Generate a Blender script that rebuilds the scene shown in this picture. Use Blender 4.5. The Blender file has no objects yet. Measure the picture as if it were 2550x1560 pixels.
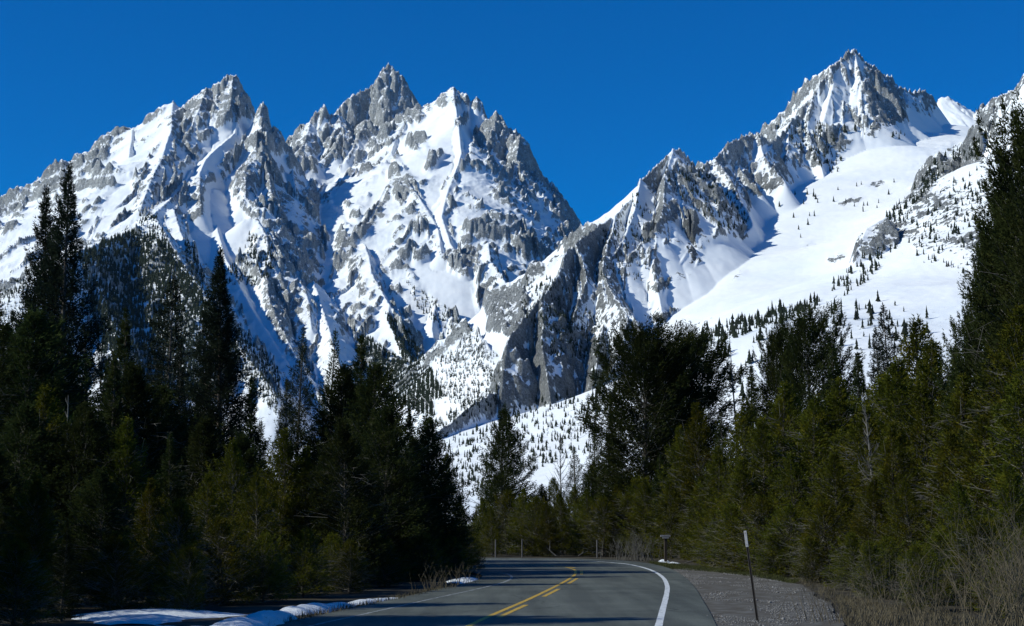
import bpy, bmesh, math, random, time
import numpy as np
from mathutils import Vector, Matrix

T0 = time.time()
scene = bpy.context.scene
COL = scene.collection

# ------------------------------------------------------------------ camera
FPX = 4000.0            # focal length in photograph pixels (2550 wide)
CX, CY = 1275.0, 780.0
HORIZ = 1310.0          # row of the horizon
CAMZ = 1.9
PITCH = math.atan((HORIZ - CY) / FPX)
CP, SP = math.cos(PITCH), math.sin(PITCH)
cam_d = bpy.data.cameras.new('camera')
cam = bpy.data.objects.new('camera', cam_d)
COL.objects.link(cam)
cam_d.sensor_fit = 'HORIZONTAL'
cam_d.sensor_width = 36.0
cam_d.lens = 36.0 * FPX / 2550.0
cam_d.clip_start = 0.1
cam_d.clip_end = 60000
cam.location = (0, 0, CAMZ)
cam.rotation_euler = (math.pi / 2 + PITCH, 0, 0)
scene.camera = cam

# ------------------------------------------------------------------ sky, sun, exposure
SUN_EL = math.radians(34)
SUN_BEHIND = math.radians(16)      # sun stands to the left and a little behind the viewer
sun_dir = Vector((-math.cos(SUN_EL) * math.cos(SUN_BEHIND), -math.cos(SUN_EL) * math.sin(SUN_BEHIND), math.sin(SUN_EL)))
world = bpy.data.worlds.new('World')
scene.world = world
world.use_nodes = True
wn = world.node_tree.nodes
wl = world.node_tree.links
wn.clear()
sky = wn.new('ShaderNodeTexSky')
sky.sky_type = 'NISHITA'
sky.sun_disc = False
sky.sun_elevation = SUN_EL
sky.sun_rotation = math.atan2(sun_dir.x, sun_dir.y)
sky.altitude = 2000
sky.air_density = 1.0
sky.dust_density = 0.0
sky.ozone_density = 6.0
hsv = wn.new('ShaderNodeHueSaturation')
hsv.inputs['Hue'].default_value = 0.509
hsv.inputs['Saturation'].default_value = 1.6
hsv.inputs['Value'].default_value = 1.0
bg = wn.new('ShaderNodeBackground')
bg.inputs['Strength'].default_value = 0.115
wo = wn.new('ShaderNodeOutputWorld')
wl.new(sky.outputs[0], hsv.inputs['Color'])
wl.new(hsv.outputs[0], bg.inputs[0])
wl.new(bg.outputs[0], wo.inputs[0])

sl = bpy.data.lights.new('sun', 'SUN')
sl.energy = 4.2
sl.angle = math.radians(0.5)
sl.color = (0.985, 1.0, 0.905)
so = bpy.data.objects.new('sun', sl)
COL.objects.link(so)
so.rotation_euler = sun_dir.to_track_quat('Z', 'Y').to_euler()
so.location = (-50, -20, 60)

scene.view_settings.view_transform = 'Standard'
scene.view_settings.look = 'None'
scene.view_settings.gamma = 1
scene.view_settings.exposure = 0.0
scene.view_settings.use_curve_mapping = False
scene.cycles.max_bounces = 5
scene.cycles.diffuse_bounces = 1
scene.cycles.transparent_max_bounces = 8

# ------------------------------------------------------------------ helpers
def ray(px, py):
    """plan slope a (X per metre of Y) and height slope b for a viewing direction"""
    u = (px - CX) / FPX
    v = (CY - py) / FPX
    fy = CP - v * SP
    return u / fy, (SP + v * CP) / fy

def at(px, py, D):
    a, b = ray(px, py)
    return (a * D, D, CAMZ + b * D)

def project(X, Y, Z):
    z = Z - CAMZ
    w = Y * CP + z * SP
    return CX + FPX * X / w, CY - FPX * (z * CP - Y * SP) / w

def ground(px, py, z=0.0):
    a, b = ray(px, py)
    D = (z - CAMZ) / b
    return (a * D, D, z)

_r = np.random.RandomState(7)
_PERM = _r.permutation(256).astype(np.int32)
_PERM = np.concatenate([_PERM, _PERM])
_ang = _r.rand(256) * 2 * np.pi
_GX = np.cos(_ang).astype(np.float32)
_GY = np.sin(_ang).astype(np.float32)

def pn(x, y, seed=0):
    """2D gradient noise, about -1..1"""
    x = x.astype(np.float32) + np.float32(seed * 17.13)
    y = y.astype(np.float32) + np.float32(seed * 7.77)
    fx = np.floor(x); fy = np.floor(y)
    xi = fx.astype(np.int32) & 255
    yi = fy.astype(np.int32) & 255
    x = x - fx; y = y - fy
    u = x * x * x * (x * (x * 6 - 15) + 10)
    v = y * y * y * (y * (y * 6 - 15) + 10)
    x1 = (xi + 1) & 255; y1 = (yi + 1) & 255
    h00 = _PERM[_PERM[xi] + yi]; h10 = _PERM[_PERM[x1] + yi]
    h01 = _PERM[_PERM[xi] + y1]; h11 = _PERM[_PERM[x1] + y1]
    n00 = _GX[h00] * x + _GY[h00] * y
    n10 = _GX[h10] * (x - 1) + _GY[h10] * y
    n01 = _GX[h01] * x + _GY[h01] * (y - 1)
    n11 = _GX[h11] * (x - 1) + _GY[h11] * (y - 1)
    a = n00 + u * (n10 - n00)
    b = n01 + u * (n11 - n01)
    return (a + v * (b - a)) * 1.5

def fbm(x, y, octv, seed=0, gain=0.5):
    s = 0; a = 1.0
    for i in range(octv):
        s = s + a * pn(x, y, seed + i * 3)
        x = x * 2.03; y = y * 2.03; a *= gain
    return s

def ridged(x, y, octv, seed=0, gain=0.5):
    s = 0; a = 1.0; w = 1.0
    for i in range(octv):
        n = 1 - np.abs(pn(x, y, seed + i * 3)) * 1.6
        n = np.clip(n, -1, 1)
        s = s + a * n * w
        w = np.clip(n * 1.3, 0, 1)
        x = x * 2.07; y = y * 2.07; a *= gain
    return s

def new_mat(name):
    m = bpy.data.materials.new(name)
    m.use_nodes = True
    nt = m.node_tree
    b = nt.nodes['Principled BSDF']
    return m, nt, b

def node(nt, typ, **kw):
    n = nt.nodes.new(typ)
    for k, v in kw.items():
        if k in n.inputs.keys():
            n.inputs[k].default_value = v
        else:
            setattr(n, k, v)
    return n

def mesh_np(name, verts, faces, mat=None, smooth=False, parent=None, attrs=None, link=True):
    """verts (n,3), faces (m,k) all the same size"""
    me = bpy.data.meshes.new(name)
    verts = np.asarray(verts, np.float32); faces = np.asarray(faces, np.int32)
    k = faces.shape[1]
    me.vertices.add(len(verts)); me.vertices.foreach_set('co', verts.ravel())
    me.loops.add(faces.size); me.loops.foreach_set('vertex_index', faces.ravel())
    me.polygons.add(len(faces))
    me.polygons.foreach_set('loop_start', np.arange(0, faces.size, k, dtype=np.int32))
    if smooth:
        me.polygons.foreach_set('use_smooth', np.ones(len(faces), bool))
    if attrs:
        for an, av in attrs.items():
            at_ = me.attributes.new(an, 'FLOAT', 'POINT')
            at_.data.foreach_set('value', np.asarray(av, np.float32))
    me.update(calc_edges=True)
    if mat: me.materials.append(mat)
    if not link:
        return me
    o = bpy.data.objects.new(name, me)
    COL.objects.link(o)
    if parent: o.parent = parent
    return o

def tag(o, label=None, category=None, group=None, kind=None):
    if label: o['label'] = label
    if category: o['category'] = category
    if group: o['group'] = group
    if kind: o['kind'] = kind
    return o

def in_poly(px, py, poly):
    """vectorised even-odd test"""
    res = np.zeros(px.shape, bool)
    n = len(poly)
    j = n - 1
    for i in range(n):
        xi, yi = poly[i]; xj, yj = poly[j]
        if yi != yj:
            c = ((yi > py) != (yj > py)) & (px < (xj - xi) * (py - yi) / (yj - yi) + xi)
            res ^= c
        j = i
    return res
# ================================================================== MOUNTAINS
# Ridges are traced as lines through the place: photograph column/row plus distance, turned into 3D crest lines.
# The terrain is the upper envelope of the flanks falling away from every crest, broken up by gullies and noise.
SPUR = 0.62
RIDGES = []   # (points3d, left, right, front, back slopes, massif, cap)

def surf_D(px, py, d0=1500.0):
    """distance at which the sight line meets the terrain built so far"""
    a, b = ray(px, py)
    dd = np.arange(d0, 8300, 8.0)
    X = a * dd; Y = dd; Z = CAMZ + b * dd
    Hh = np.full(dd.shape, -60.0)
    for (P, L, R, F, B, m, W, am) in RIDGES:
        for i in range(len(P) - 1):
            A, C = P[i], P[i + 1]
            seg = math.hypot(C[0] - A[0], C[1] - A[1]) + 1e-6
            ux, uy = (C[0] - A[0]) / seg, (C[1] - A[1]) / seg
            rx = X - A[0]; ry = Y - A[1]
            t = np.clip(rx * ux + ry * uy, 0, seg)
            dx = rx - t * ux; dy = ry - t * uy
            d2 = dx * dx + dy * dy + 1e-3; d = np.sqrt(d2)
            s = (np.where(dx < 0, L, R) * dx * dx + np.where(dy < 0, F, B) * dy * dy) / d2
            Hh = np.maximum(Hh, A[2] + (C[2] - A[2]) * t / seg - s * d * (0.72 + 0.42 * np.exp(-d / 180.0)))
    k = np.nonzero(Hh >= Z)[0]
    return float(dd[k[0]]) if len(k) else 7000.0

def ridge(pts, D, L=0.85, R=1.35, F=0.9, B=1.1, m=0, cap=1e9, am=1.0, W=None):
    """pts: [(px,py)...]; D: list of distances (same length) or (start, slope[, end]) to descend towards the viewer"""
    out = []
    if isinstance(D, list):
        for (px, py), d in zip(pts, D):
            out.append(at(px, py, d))
    else:
        d, s = D[:2]; off = D[2] if len(D) > 2 else 15
        if d == 's': d = surf_D(pts[0][0], pts[0][1] + 4) - off
        s *= SPUR
        L = L * 1.15; R = 0.95 + 0.28 * R
        out.append(at(pts[0][0], pts[0][1], d))
        for (px, py) in pts[1:]:
            a, b = ray(px, py)
            X0, Y0, Z0 = out[-1]
            best = None
            # nearest point on this sight line, in front of the last one, where the crest drops at slope s
            for dd in np.arange(0, 1500, 4.0):
                y = Y0 - dd
                X = a * y; Z = CAMZ + b * y
                h = math.hypot(X - X0, y - Y0)
                err = (Z0 - Z) - s * h
                if best is None or abs(err) < best[0]:
                    best = (abs(err), X, y, Z)
                if err < 0: break
            out.append(best[1:])
    if W is None: W = 300 if max(L, R) < 0.5 else 1e6
    RIDGES.append((np.array(out), L, R, F, B, m, W, am))
    return [p[1] for p in out]

def sky_line(pts, Ds, **kw):
    """Ds: sparse [(px, D)...] interpolated along px"""
    xs = [p[0] for p in Ds]; ds = [p[1] for p in Ds]
    ridge(pts, [float(np.interp(p[0], xs, ds)) for p in pts], **kw)

# ---- left and middle massif, skyline
sky_line([(-260,700),(-100,625),(0,569),(52,545),(98,512),(114,505),(178,448),(210,405),(248,379),(286,357),(331,321),(366,305),(374,293),(392,281),(416,281),(423,262),(431,253),(443,269),(459,260),(483,240),(514,219),(524,221),(547,202),(566,192),(580,189),(589,188),(599,210),(618,243),(635,279)],
         [(-260,6200),(0,6300),(366,6500),(585,6650),(635,6700)], L=3.4, R=3.6, F=1.6, B=1.2)
sky_line([(638,283),(652,252),(663,266),(669,300),(671,350),(680,400)], [(638,6460),(652,6450),(678,6475)], L=3.4, R=3.6, F=1.6, B=1.8)
sky_line([(671,375),(678,357),(697,350),(711,359),(719,374)], [(671,7300),(719,7400)], L=3.4, R=3.6, F=1.1, B=1.3)
sky_line([(700,392),(719,367),(738,344),(769,309),(773,296),(783,287),(800,272),(807,262),(811,268),(814,290),(835,282),(855,258),(876,239),(897,233),(928,213),(940,199),(945,182),(957,168),(969,161),(980,170),(986,178),(1000,185),(1012,208),(1021,228),(1038,251),(1049,270)],
         [(700,7250),(807,7400),(897,7550),(969,7700),(1049,7650)], L=3.4, R=3.6, F=1.9, B=1.4)
sky_line([(1049,268),(1076,258),(1097,244),(1118,225),(1128,218),(1138,228),(1159,234),(1168,251),(1175,252),(1187,242),(1200,256),(1206,278),(1216,299),(1221,296),(1235,284),(1250,296),(1256,320),(1281,325),(1294,337),(1304,360),(1314,378),(1320,408),(1338,420),(1349,441),(1373,454),(1390,479),(1404,512),(1421,536),(1442,548),(1450,572),(1480,600),(1520,640)],
         [(1049,7650),(1076,7500),(1128,7350),(1206,7300),(1281,7200),(1320,7250),(1400,7150),(1520,7000)], L=3.4, R=3.6, F=1.45, B=1.5)
# Owen / upper snow face shoulders
ridge([(1049,268),(1035,310),(1000,345),(970,380)], [7600,7450,7300,7150], L=0.9, R=2.4, F=0.9, m=0)
ridge([(1128,220),(1140,300),(1150,380),(1130,440)], (7350,1.0), L=0.8, R=3.2, F=0.9)
# ---- left massif spurs
ridge([(580,191),(576,254),(590,300),(586,330)], (6640,1.6), L=0.9, R=3.5, F=1.2)
ridge([(514,219),(490,290),(470,330),(440,370)], (6600,1.2), L=1.0, R=1.5, F=1.1)
ridge([(431,255),(425,330),(400,400),(370,460),(350,520)], (6520,0.9), L=0.8, R=1.1, F=0.9)
ridge([(331,321),(320,400),(290,470),(250,540),(220,600)], (6450,0.85), L=0.8, R=1.1, F=0.9)
ridge([(210,405),(205,470),(190,540),(160,610)], (6400,0.85), L=0.8, R=1.1, F=0.9)
ridge([(52,545),(30,600),(10,660),(-10,720)], (6300,0.8), L=0.8, R=1.1, F=0.9)
ridge([(586,330),(550,360),(515,395),(497,432),(496,480),(500,515)], (6300,0.9), L=0.7, R=2.0, F=1.4)
ridge([(652,278),(650,330),(655,380),(662,412),(672,450),(675,485),(695,512),(697,545),(706,575),(706,602)], (6440,1.25), L=1.3, R=3.5, F=1.1)
ridge([(655,380),(630,400),(608,425),(611,455),(612,492),(640,515),(665,520)], ('s', 0.95), L=1.2, R=2.0, F=1.3)
ridge([(470,480),(472,520),(474,555)], ('s', 1.2), L=0.9, R=2.2, F=1.3)
ridge([(610,545),(640,545),(660,583),(668,620),(674,655),(690,682),(745,698),(765,733),(772,770),(776,820)], ('s', 0.9, 90), L=0.75, R=2.2, F=0.9)
ridge([(480,420),(440,480),(400,520),(345,570),(260,600),(195,627),(150,660),(90,700)], [5900,5600,5300,4950,4550,4250,4050,3800], L=0.7, R=1.35, F=1.15)
ridge([(345,570),(387,540),(410,580),(450,650),(490,705),(520,750)], ('s', 0.75), L=0.7, R=1.5, F=0.85)
ridge([(430,520),(455,590),(478,640),(502,690),(530,760),(560,810),(610,880),(650,932),(690,990)], ('s', 0.72, 90), L=0.7, R=1.9, F=0.8)
ridge([(235,685),(247,740),(270,790),(290,840),(310,900)], ('s', 0.75), L=0.7, R=1.6, F=0.8)
ridge([(540,560),(560,640),(600,720),(640,790),(680,850),(730,930)], ('s', 0.78), L=0.6, R=0.7, F=0.7)
ridge([(662,684),(668,740),(690,800),(720,860),(760,930),(800,990)], ('s', 0.8, 90), L=1.1, R=1.6, F=1.0)
# gully wall ribs between left massif and Grand
ridge([(697,352),(712,395),(728,425),(750,470),(775,500),(805,500),(826,498)], (7200,0.9), L=0.9, R=1.5, F=1.0)
ridge([(728,425),(735,470),(733,510),(727,530)], ('s', 1.0, 90), L=1.0, R=1.9, F=1.0)
ridge([(760,485),(765,540),(775,575),(792,592),(808,612),(812,650),(808,690),(812,722),(815,770)], ('s', 1.15, 90), L=1.2, R=2.6, F=1.1)
ridge([(818,497),(833,522),(840,560),(850,590),(862,622),(858,660),(852,700),(860,745),(862,790),(872,815)], ('s', 1.1, 90), L=0.95, R=2.6, F=1.0)
#ridge([(855,800),(880,812),(905,815),(960,855),(1000,900),(1060,980),(1090,1030)], ('s', 0.6), L=0.6, R=1.6, F=0.8)
ridge([(850,400),(858,450),(866,500)], ('s', 1.2), L=1.2, R=1.5, F=1.2)
ridge([(905,420),(900,460),(885,500)], ('s', 1.2), L=1.2, R=1.6, F=1.2)
ridge([(842,278),(850,320),(835,370),(800,400)], (7450,1.3), L=1.1, R=1.5, F=1.2)
ridge([(912,300),(890,350),(862,400)], (7400,1.3), L=1.1, R=1.5, F=1.2)
ridge([(773,303),(760,350),(735,400)], (7350,1.2), L=1.1, R=1.4, F=1.1)
# Grand central spur
ridge([(1010,300),(985,345),(975,380),(985,402),(975,440),(966,472),(972,510),(976,545),(988,585),(992,640),(994,692)], (7300,1.15), L=0.85, R=1.8, F=1.0)
ridge([(966,472),(940,520),(915,560),(900,590)], ('s', 1.0), L=0.8, R=1.2, F=1.1)
ridge([(1012,450),(1040,487),(1075,540),(1092,575),(1098,612),(1100,630)], ('s', 0.95, 90), L=0.8, R=1.6, F=1.0)
ridge([(1045,560),(1046,600),(1040,640),(1015,660)], ('s', 1.1), L=0.9, R=1.9, F=1.2)
P16=ridge([(994,692),(1025,700),(1056,717),(1085,757),(1125,787),(1160,820),(1182,837),(1205,858),(1222,878),(1240,905)], [5950,5870,5780,5700,5600,5500,5430,5380,5320,5260], L=0.7, R=0.95, F=0.85, B=1.0)
ridge([(905,605),(920,640),(925,680),(945,715),(957,737),(970,762),(966,800),(980,830),(1020,895),(1060,958),(1085,1002)], ('s', 0.75, 90), L=0.7, R=2.1, F=0.85)
ridge([(780,700),(800,760),(825,840),(850,920),(868,1000),(880,1070)], [5250,4950,4600,4280,4000,3750], L=1.1, R=1.05, F=1.2)
ridge([(1085,757),(1075,820),(1085,870),(1105,920),(1125,970)], ('s', 0.8), L=0.75, R=1.4, F=0.9)
ridge([(1125,787),(1130,850),(1145,910),(1160,965)], ('s', 0.85), L=0.75, R=1.5, F=0.9)
ridge([(1182,837),(1185,890),(1200,930)], ('s', 0.8), L=0.8, R=1.3, F=0.9)
# Owen main spurs
ridge([(1235,300),(1222,345),(1200,385),(1186,410),(1187,445),(1193,478),(1204,520),(1209,562),(1214,605)], (7150,1.15), L=0.75, R=3.2, F=1.0)
ridge([(1256,325),(1230,370),(1218,400),(1222,470),(1226,520),(1238,560),(1250,610)], (7100,1.15), L=1.1, R=4.2, F=1.0)
ridge([(1294,340),(1287,400),(1286,445),(1300,462),(1290,500),(1280,545),(1272,600),(1260,650)], (7050,1.2), L=0.85, R=3.8, F=1.0)
ridge([(1332,425),(1342,452),(1370,478),(1372,520),(1368,560),(1330,590),(1310,640),(1310,680)], (6950,1.2), L=0.9, R=4.5, F=1.1)
ridge([(1130,440),(1110,490),(1100,540),(1120,600),(1140,640)], ('s', 1.0), L=0.7, R=1.0, F=1.0)
ridge([(1295,570),(1310,600),(1330,640)], ('s', 1.1), L=1.3, R=1.8, F=1.2)
ridge([(1375,565),(1386,600),(1386,650),(1387,690)], ('s', 1.4), L=0.9, R=4.5, F=1.1)
ridge([(1393,585),(1402,620),(1418,650)], ('s', 1.3), L=1.1, R=5, F=1.1)
ridge([(1214,605),(1220,650),(1250,690),(1285,745),(1292,790)], ('s', 0.9, 90), L=0.8, R=1.7, F=1.1)
ridge([(1182,620),(1160,650),(1120,670)], ('s', 0.8), L=0.9, R=1.1, F=1.5)
ridge([(1310,680),(1350,700),(1390,720),(1340,760),(1290,800)], ('s', 0.6), L=0.8, R=1.1, F=0.9)
# ---- right massif skyline
RSKY = [(1085,2430),(1235,2720),(1268,2820),(1348,2980),(1415,3220),(1579,3700),(1675,3930),(1768,4230),(1920,4600),(2004,4950),(2128,5200),(2236,5600),(2330,5850)]
sky_line([(1085,1077),(1150,1030),(1200,990),(1235,975),(1247,935),(1250,905),(1256,870),(1268,848),(1310,795),(1330,770),(1348,740),(1388,695),(1400,650),(1415,627),(1433,612),(1460,587)], RSKY, L=3.2, R=3.2, F=1.9, B=1.3, m=1)
sky_line([(1460,587),(1486,566),(1533,536),(1549,516),(1579,489),(1596,446),(1619,430),(1629,413),(1656,390),(1675,369),(1689,373),(1709,393),(1724,405),(1732,426),(1752,415),(1768,403),(1782,396),(1802,370),(1808,358),(1831,355),(1851,339),(1888,334),(1909,348),(1920,355),(1946,334),(1964,308),(1990,282),(2004,257),(2023,242),(2037,213),(2055,191),(2066,171),(2092,147),(2110,130),(2128,126),(2143,135),(2156,155),(2180,169),(2198,189),(2220,197),(2236,220),(2253,222),(2262,230),(2278,226),(2304,226),(2318,240),(2326,261),(2330,300)], RSKY, L=3.2, R=3.2, F=1.8, B=1.3, m=1)
sky_line([(2300,300),(2326,262),(2336,246),(2362,242),(2384,257),(2413,273),(2437,293),(2480,330),(2560,380)], [(2300,6500),(2560,6500)], L=3.2, R=3.2, F=0.8, B=1.2, m=1)
sky_line([(2391,363),(2425,315),(2437,293),(2450,275),(2475,246),(2501,235),(2526,224),(2541,208),(2550,182),(2600,150),(2700,110),(2800,80)], [(2391,4000),(2437,3950),(2550,3600),(2700,3300),(2800,3200)], L=2.2, R=0.8, F=0.80, B=1.0, m=1)
ridge([(2391,363),(2330,385),(2311,428),(2285,476),(2249,509),(2201,545),(2158,571),(2135,615),(2122,673),(2080,710),(2039,740),(1985,757),(1930,775)],
      [4000,3900,3800,3650,3500,3350,3200,3080,2980,2900,2820,2720,2640], L=1.7, R=0.4, F=0.70, B=1.2, m=1)
#ridge([(2500,330),(2440,450),(2380,560),(2330,640),(2280,700)], [3400,3150,2950,2800,2650], L=0.45, R=0.5, F=0.55, B=0.5, m=1)
#ridge([(2039,740),(1963,792),(1919,812),(1860,830),(1785,854),(1720,885)], [2500,2330,2240,2140,2030,1930], L=0.45, R=0.3, F=0.35, B=0.5, m=1)
#ridge([(2700,500),(2500,640),(2300,780),(2100,800),(2039,800)], [2700,2500,2300,2250,2200], L=0.3, R=0.3, F=0.33, B=0.4, m=1)
# peak spurs
ridge([(2128,127),(2143,200),(2147,280),(2146,335),(2144,372)], (5195,1.7), L=1.0, R=2.6, F=1.3, m=1)
ridge([(2185,172),(2192,215),(2228,270),(2250,300)], (5300,1.6), L=1.5, R=2.0, F=1.4, m=1)
ridge([(2092,147),(2070,230),(2050,300),(2045,350)], (5150,1.5), L=1.0, R=1.3, F=1.3, m=1)
ridge([(2100,250),(2095,310),(2085,355)], ('s', 1.5), L=1.1, R=1.4, F=1.3, m=1)
ridge([(2023,242),(2010,310),(2020,370),(2045,415),(2050,440)], (4990,1.3), L=1.0, R=1.4, F=1.2, m=1)
ridge([(2253,222),(2262,270),(2290,330),(2330,370)], (5650,1.1), L=1.0, R=1.3, F=1.0, m=1)
ridge([(2318,240),(2322,280),(2320,310)], (5830,1.5), L=1.0, R=2.4, F=1.2, m=1)
ridge([(1964,308),(1962,360),(1957,403),(1950,425)], (4800,1.2), L=1.0, R=1.3, F=1.2, m=1)
ridge([(1888,334),(1900,390),(1930,430),(1957,458)], (4500,1.2), L=0.9, R=2.0, F=1.5, m=1)
ridge([(1840,350),(1832,400),(1850,440),(1890,475)], (4450,1.2), L=1.2, R=1.2, F=1.6, m=1)
ridge([(1782,397),(1800,425),(1818,450),(1845,500),(1864,528),(1874,560),(1850,590)], ('s', 1.0), L=0.9, R=1.7, F=1.4, m=1)
ridge([(1752,415),(1745,470),(1740,530),(1770,570),(1790,590)], ('s', 1.1), L=1.0, R=1.3, F=1.2, m=1)
ridge([(1675,370),(1685,430),(1700,500),(1715,560),(1722,610),(1735,655)], ('s', 1.15), L=1.0, R=1.3, F=1.1, m=1)
ridge([(1675,370),(1655,440),(1650,520),(1630,570),(1600,605),(1560,650),(1500,665)], ('s', 0.95), L=2.3, R=1.1, F=1.0, m=1)
ridge([(1722,610),(1690,660),(1660,700),(1650,740)], ('s', 0.9), L=0.9, R=1.2, F=1.2, m=1)
ridge([(1596,446),(1580,520),(1550,600),(1520,650)], ('s', 0.95), L=2, R=1.0, F=1.0, m=1)
ridge([(1585,610),(1590,660),(1598,700),(1606,745),(1608,790),(1612,820)], ('s', 1.15), L=1.1, R=2.6, F=1.3, m=1)
ridge([(1625,620),(1630,680),(1640,730),(1650,790)], ('s', 1.1), L=1.0, R=1.2, F=1.2, m=1)
ridge([(1433,612),(1450,650),(1462,700),(1440,750),(1425,800),(1400,850),(1385,920),(1370,990)], ('s', 1.1), L=2.4, R=1.3, F=1.5, m=1)
ridge([(1533,536),(1510,620),(1500,680),(1530,740),(1560,790),(1550,850),(1535,900),(1500,950),(1470,1000),(1405,1037)], ('s', 0.8), L=1.8, R=1.2, F=1.3, m=1)
ridge([(1310,795),(1300,850),(1290,900),(1295,950),(1300,1010)], ('s', 1.6), L=2.6, R=1.4, F=1.8, m=1)
ridge([(1262,858),(1256,900),(1250,950),(1245,1000)], ('s', 1.9), L=2.8, R=1.4, F=2.0, m=1)
ridge([(1400,790),(1350,850),(1340,920),(1345,1000)], ('s', 1.4), L=2, R=1.3, F=1.8, m=1)
ridge([(1640,790),(1600,850),(1560,920),(1520,970)], ('s', 0.9), L=0.8, R=0.9, F=0.9, m=1)
ridge([(1348,742),(1352,800),(1350,860),(1362,930),(1370,1000)], ('s', 1.3), L=2.2, R=1.3, F=2.2, m=1)
ridge([(1440,700),(1450,780),(1440,860),(1430,930),(1440,990)], ('s', 1.15), L=1.6, R=1.3, F=2.0, m=1)
ridge([(1530,740),(1580,800),(1600,850),(1590,890)], ('s', 0.9), L=1.2, R=1.3, F=1.2, m=1)
ridge([(1500,700),(1515,780),(1490,850),(1480,930),(1470,985)], ('s', 1.1), L=1.5, R=1.3, F=2.0, m=1)
ridge([(1740,640),(1720,690),(1690,720)], ('s', 1.0), L=1.2, R=1.3, F=1.6, m=1)
# ---- low ground, cirque floor, snow aprons and the glacier: one smooth surface through measured places
BASE_PTS = [(-300,1340,1200),(500,1340,1200),(1200,1340,1200),(1900,1340,1200),(2700,1340,1200),
 (0,1000,4300),(200,1060,4000),(450,1090,3800),(700,1085,4100),(900,1075,4200),(800,1040,4700),(960,1045,4700),(300,1160,3000),(700,1180,2800),(-200,1000,4200),
 (1085,1062,3500),(1000,1085,3500),(1060,1035,4100),(1180,1240,1500),(1180,1150,1950),(1300,1100,2100),(1245,1045,2660),(1425,1000,2700),(1500,990,2700),(1545,935,2880),
 (1700,1010,2000),(1720,885,2280),(1785,854,2200),(1919,812,2300),(1963,792,2360),(2039,765,2450),(2150,735,2480),(2240,700,2650),(2300,790,2250),(2500,700,2600),
 (1900,950,1900),(2100,900,1950),(2400,870,2000),(1600,1100,1700),(2000,1080,1500),(2500,1030,1500),(1350,1200,1600),
 (2330,450,3500),(2400,550,3080),(2490,430,3250),(2300,600,2900),(2210,630,2950),(2450,700,2480),(2570,560,2750),(2160,690,2780),
 (2140,375,4850),(2080,430,4600),(2000,500,4250),(1920,580,3900),(1850,640,3620),(1780,700,3330),(1720,760,3150),(1660,830,2950),(2260,360,4750),(2230,420,4480),(2180,500,4080),
 (2100,600,3650),(2030,690,3200),(1900,740,2950),(1800,790,2700),(2300,375,4800),(1960,480,4400),(1870,600,3850),(1740,700,3400),(2362,310,5800),(2413,350,5400),(2280,330,5250),(1620,800,3300),
 (2600,400,6000),(1400,900,6000),(1900,500,6200),(-200,700,7800),(600,700,8000),(1300,760,7900),(2300,600,7900)]
for (px_, py_), d_ in zip([(1000,672),(1056,700),(1085,720),(1125,760),(1160,795),(1190,822),(1222,850),(1262,880)], np.array([P16[0], P16[2], P16[3], P16[4], P16[5], P16[6], P16[8], P16[9] - 60]) + 170):
    BASE_PTS.append((px_, py_, float(d_)))
for (px_, py_, k_, o_) in ((1090,660,3,420),(1130,690,4,420),(1165,720,5,380),(1190,770,6,330)):
    BASE_PTS.append((px_, py_, float(P16[k_] + o_)))
bp = np.array([at(*p) for p in BASE_PTS])
bs_ = 1000.0
def tps(r2): return np.where(r2 > 0, 0.5 * r2 * np.log(r2 + 1e-12), 0)
_n = len(bp)
_x = bp[:, :2] / bs_
_K = tps(((_x[:, None] - _x[None]) ** 2).sum(-1)) + np.eye(_n) * 0.003
_Pm = np.hstack([np.ones((_n, 1)), _x])
_A = np.block([[_K, _Pm], [_Pm.T, np.zeros((3, 3))]])
_w = np.linalg.solve(_A, np.concatenate([bp[:, 2], np.zeros(3)]))

# ---- sampling grid: columns of sight, rows of distance
PX0, PX1, DPX = -60, 2615, 2.4
ncol = int((PX1 - PX0) / DPX)
D0, D1, KR = 1150.0, 8300.0, 540.0
pxs = PX0 + np.arange(ncol) * DPX
_d = [D0]
while _d[-1] < D1: _d.append(_d[-1] + min(_d[-1] / KR, 8.0))
Ds = np.array(_d); nrow = len(Ds)
a_col = np.array([ray(p, HORIZ)[0] for p in pxs])
GXX = (a_col[None, :] * Ds[:, None]).astype(np.float32)
GYY = np.repeat(Ds[:, None].astype(np.float32), ncol, axis=1)

# domain warp, so that flanks and creases wander
wx = 26 * pn(GXX / 170, GYY / 170, 1) + 11 * pn(GXX / 60, GYY / 60, 2) + 5 * pn(GXX / 23, GYY / 23, 3)
wy = 26 * pn(GXX / 170, GYY / 170, 4) + 11 * pn(GXX / 60, GYY / 60, 5) + 5 * pn(GXX / 23, GYY / 23, 6)
WX = GXX + wx * 0.09
WY = GYY + wy * 0.2
H = np.full(GXX.shape, -60.0, np.float32)
cgr, cgc = np.arange(0, nrow + 8, 8), np.arange(0, ncol + 8, 8)
cD = np.interp(cgr, np.arange(nrow), Ds); cA = np.array([ray(PX0 + c * DPX, HORIZ)[0] for c in cgc])
cX = cA[None, :] * cD[:, None] / bs_; cY = np.repeat(cD[:, None], len(cgc), 1) / bs_
cz = _w[-3] + _w[-2] * cX + _w[-1] * cY
for k_ in range(_n):
    cz = cz + _w[k_] * tps((cX - _x[k_, 0]) ** 2 + (cY - _x[k_, 1]) ** 2)
rr = np.arange(nrow) / 8.0; cc = np.arange(ncol) / 8.0
ri_ = rr.astype(int); ci_ = cc.astype(int); rf = (rr - ri_)[:, None]; cf = (cc - ci_)[None]
def _g(i, j): return cz[np.ix_(i, j)]
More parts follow.
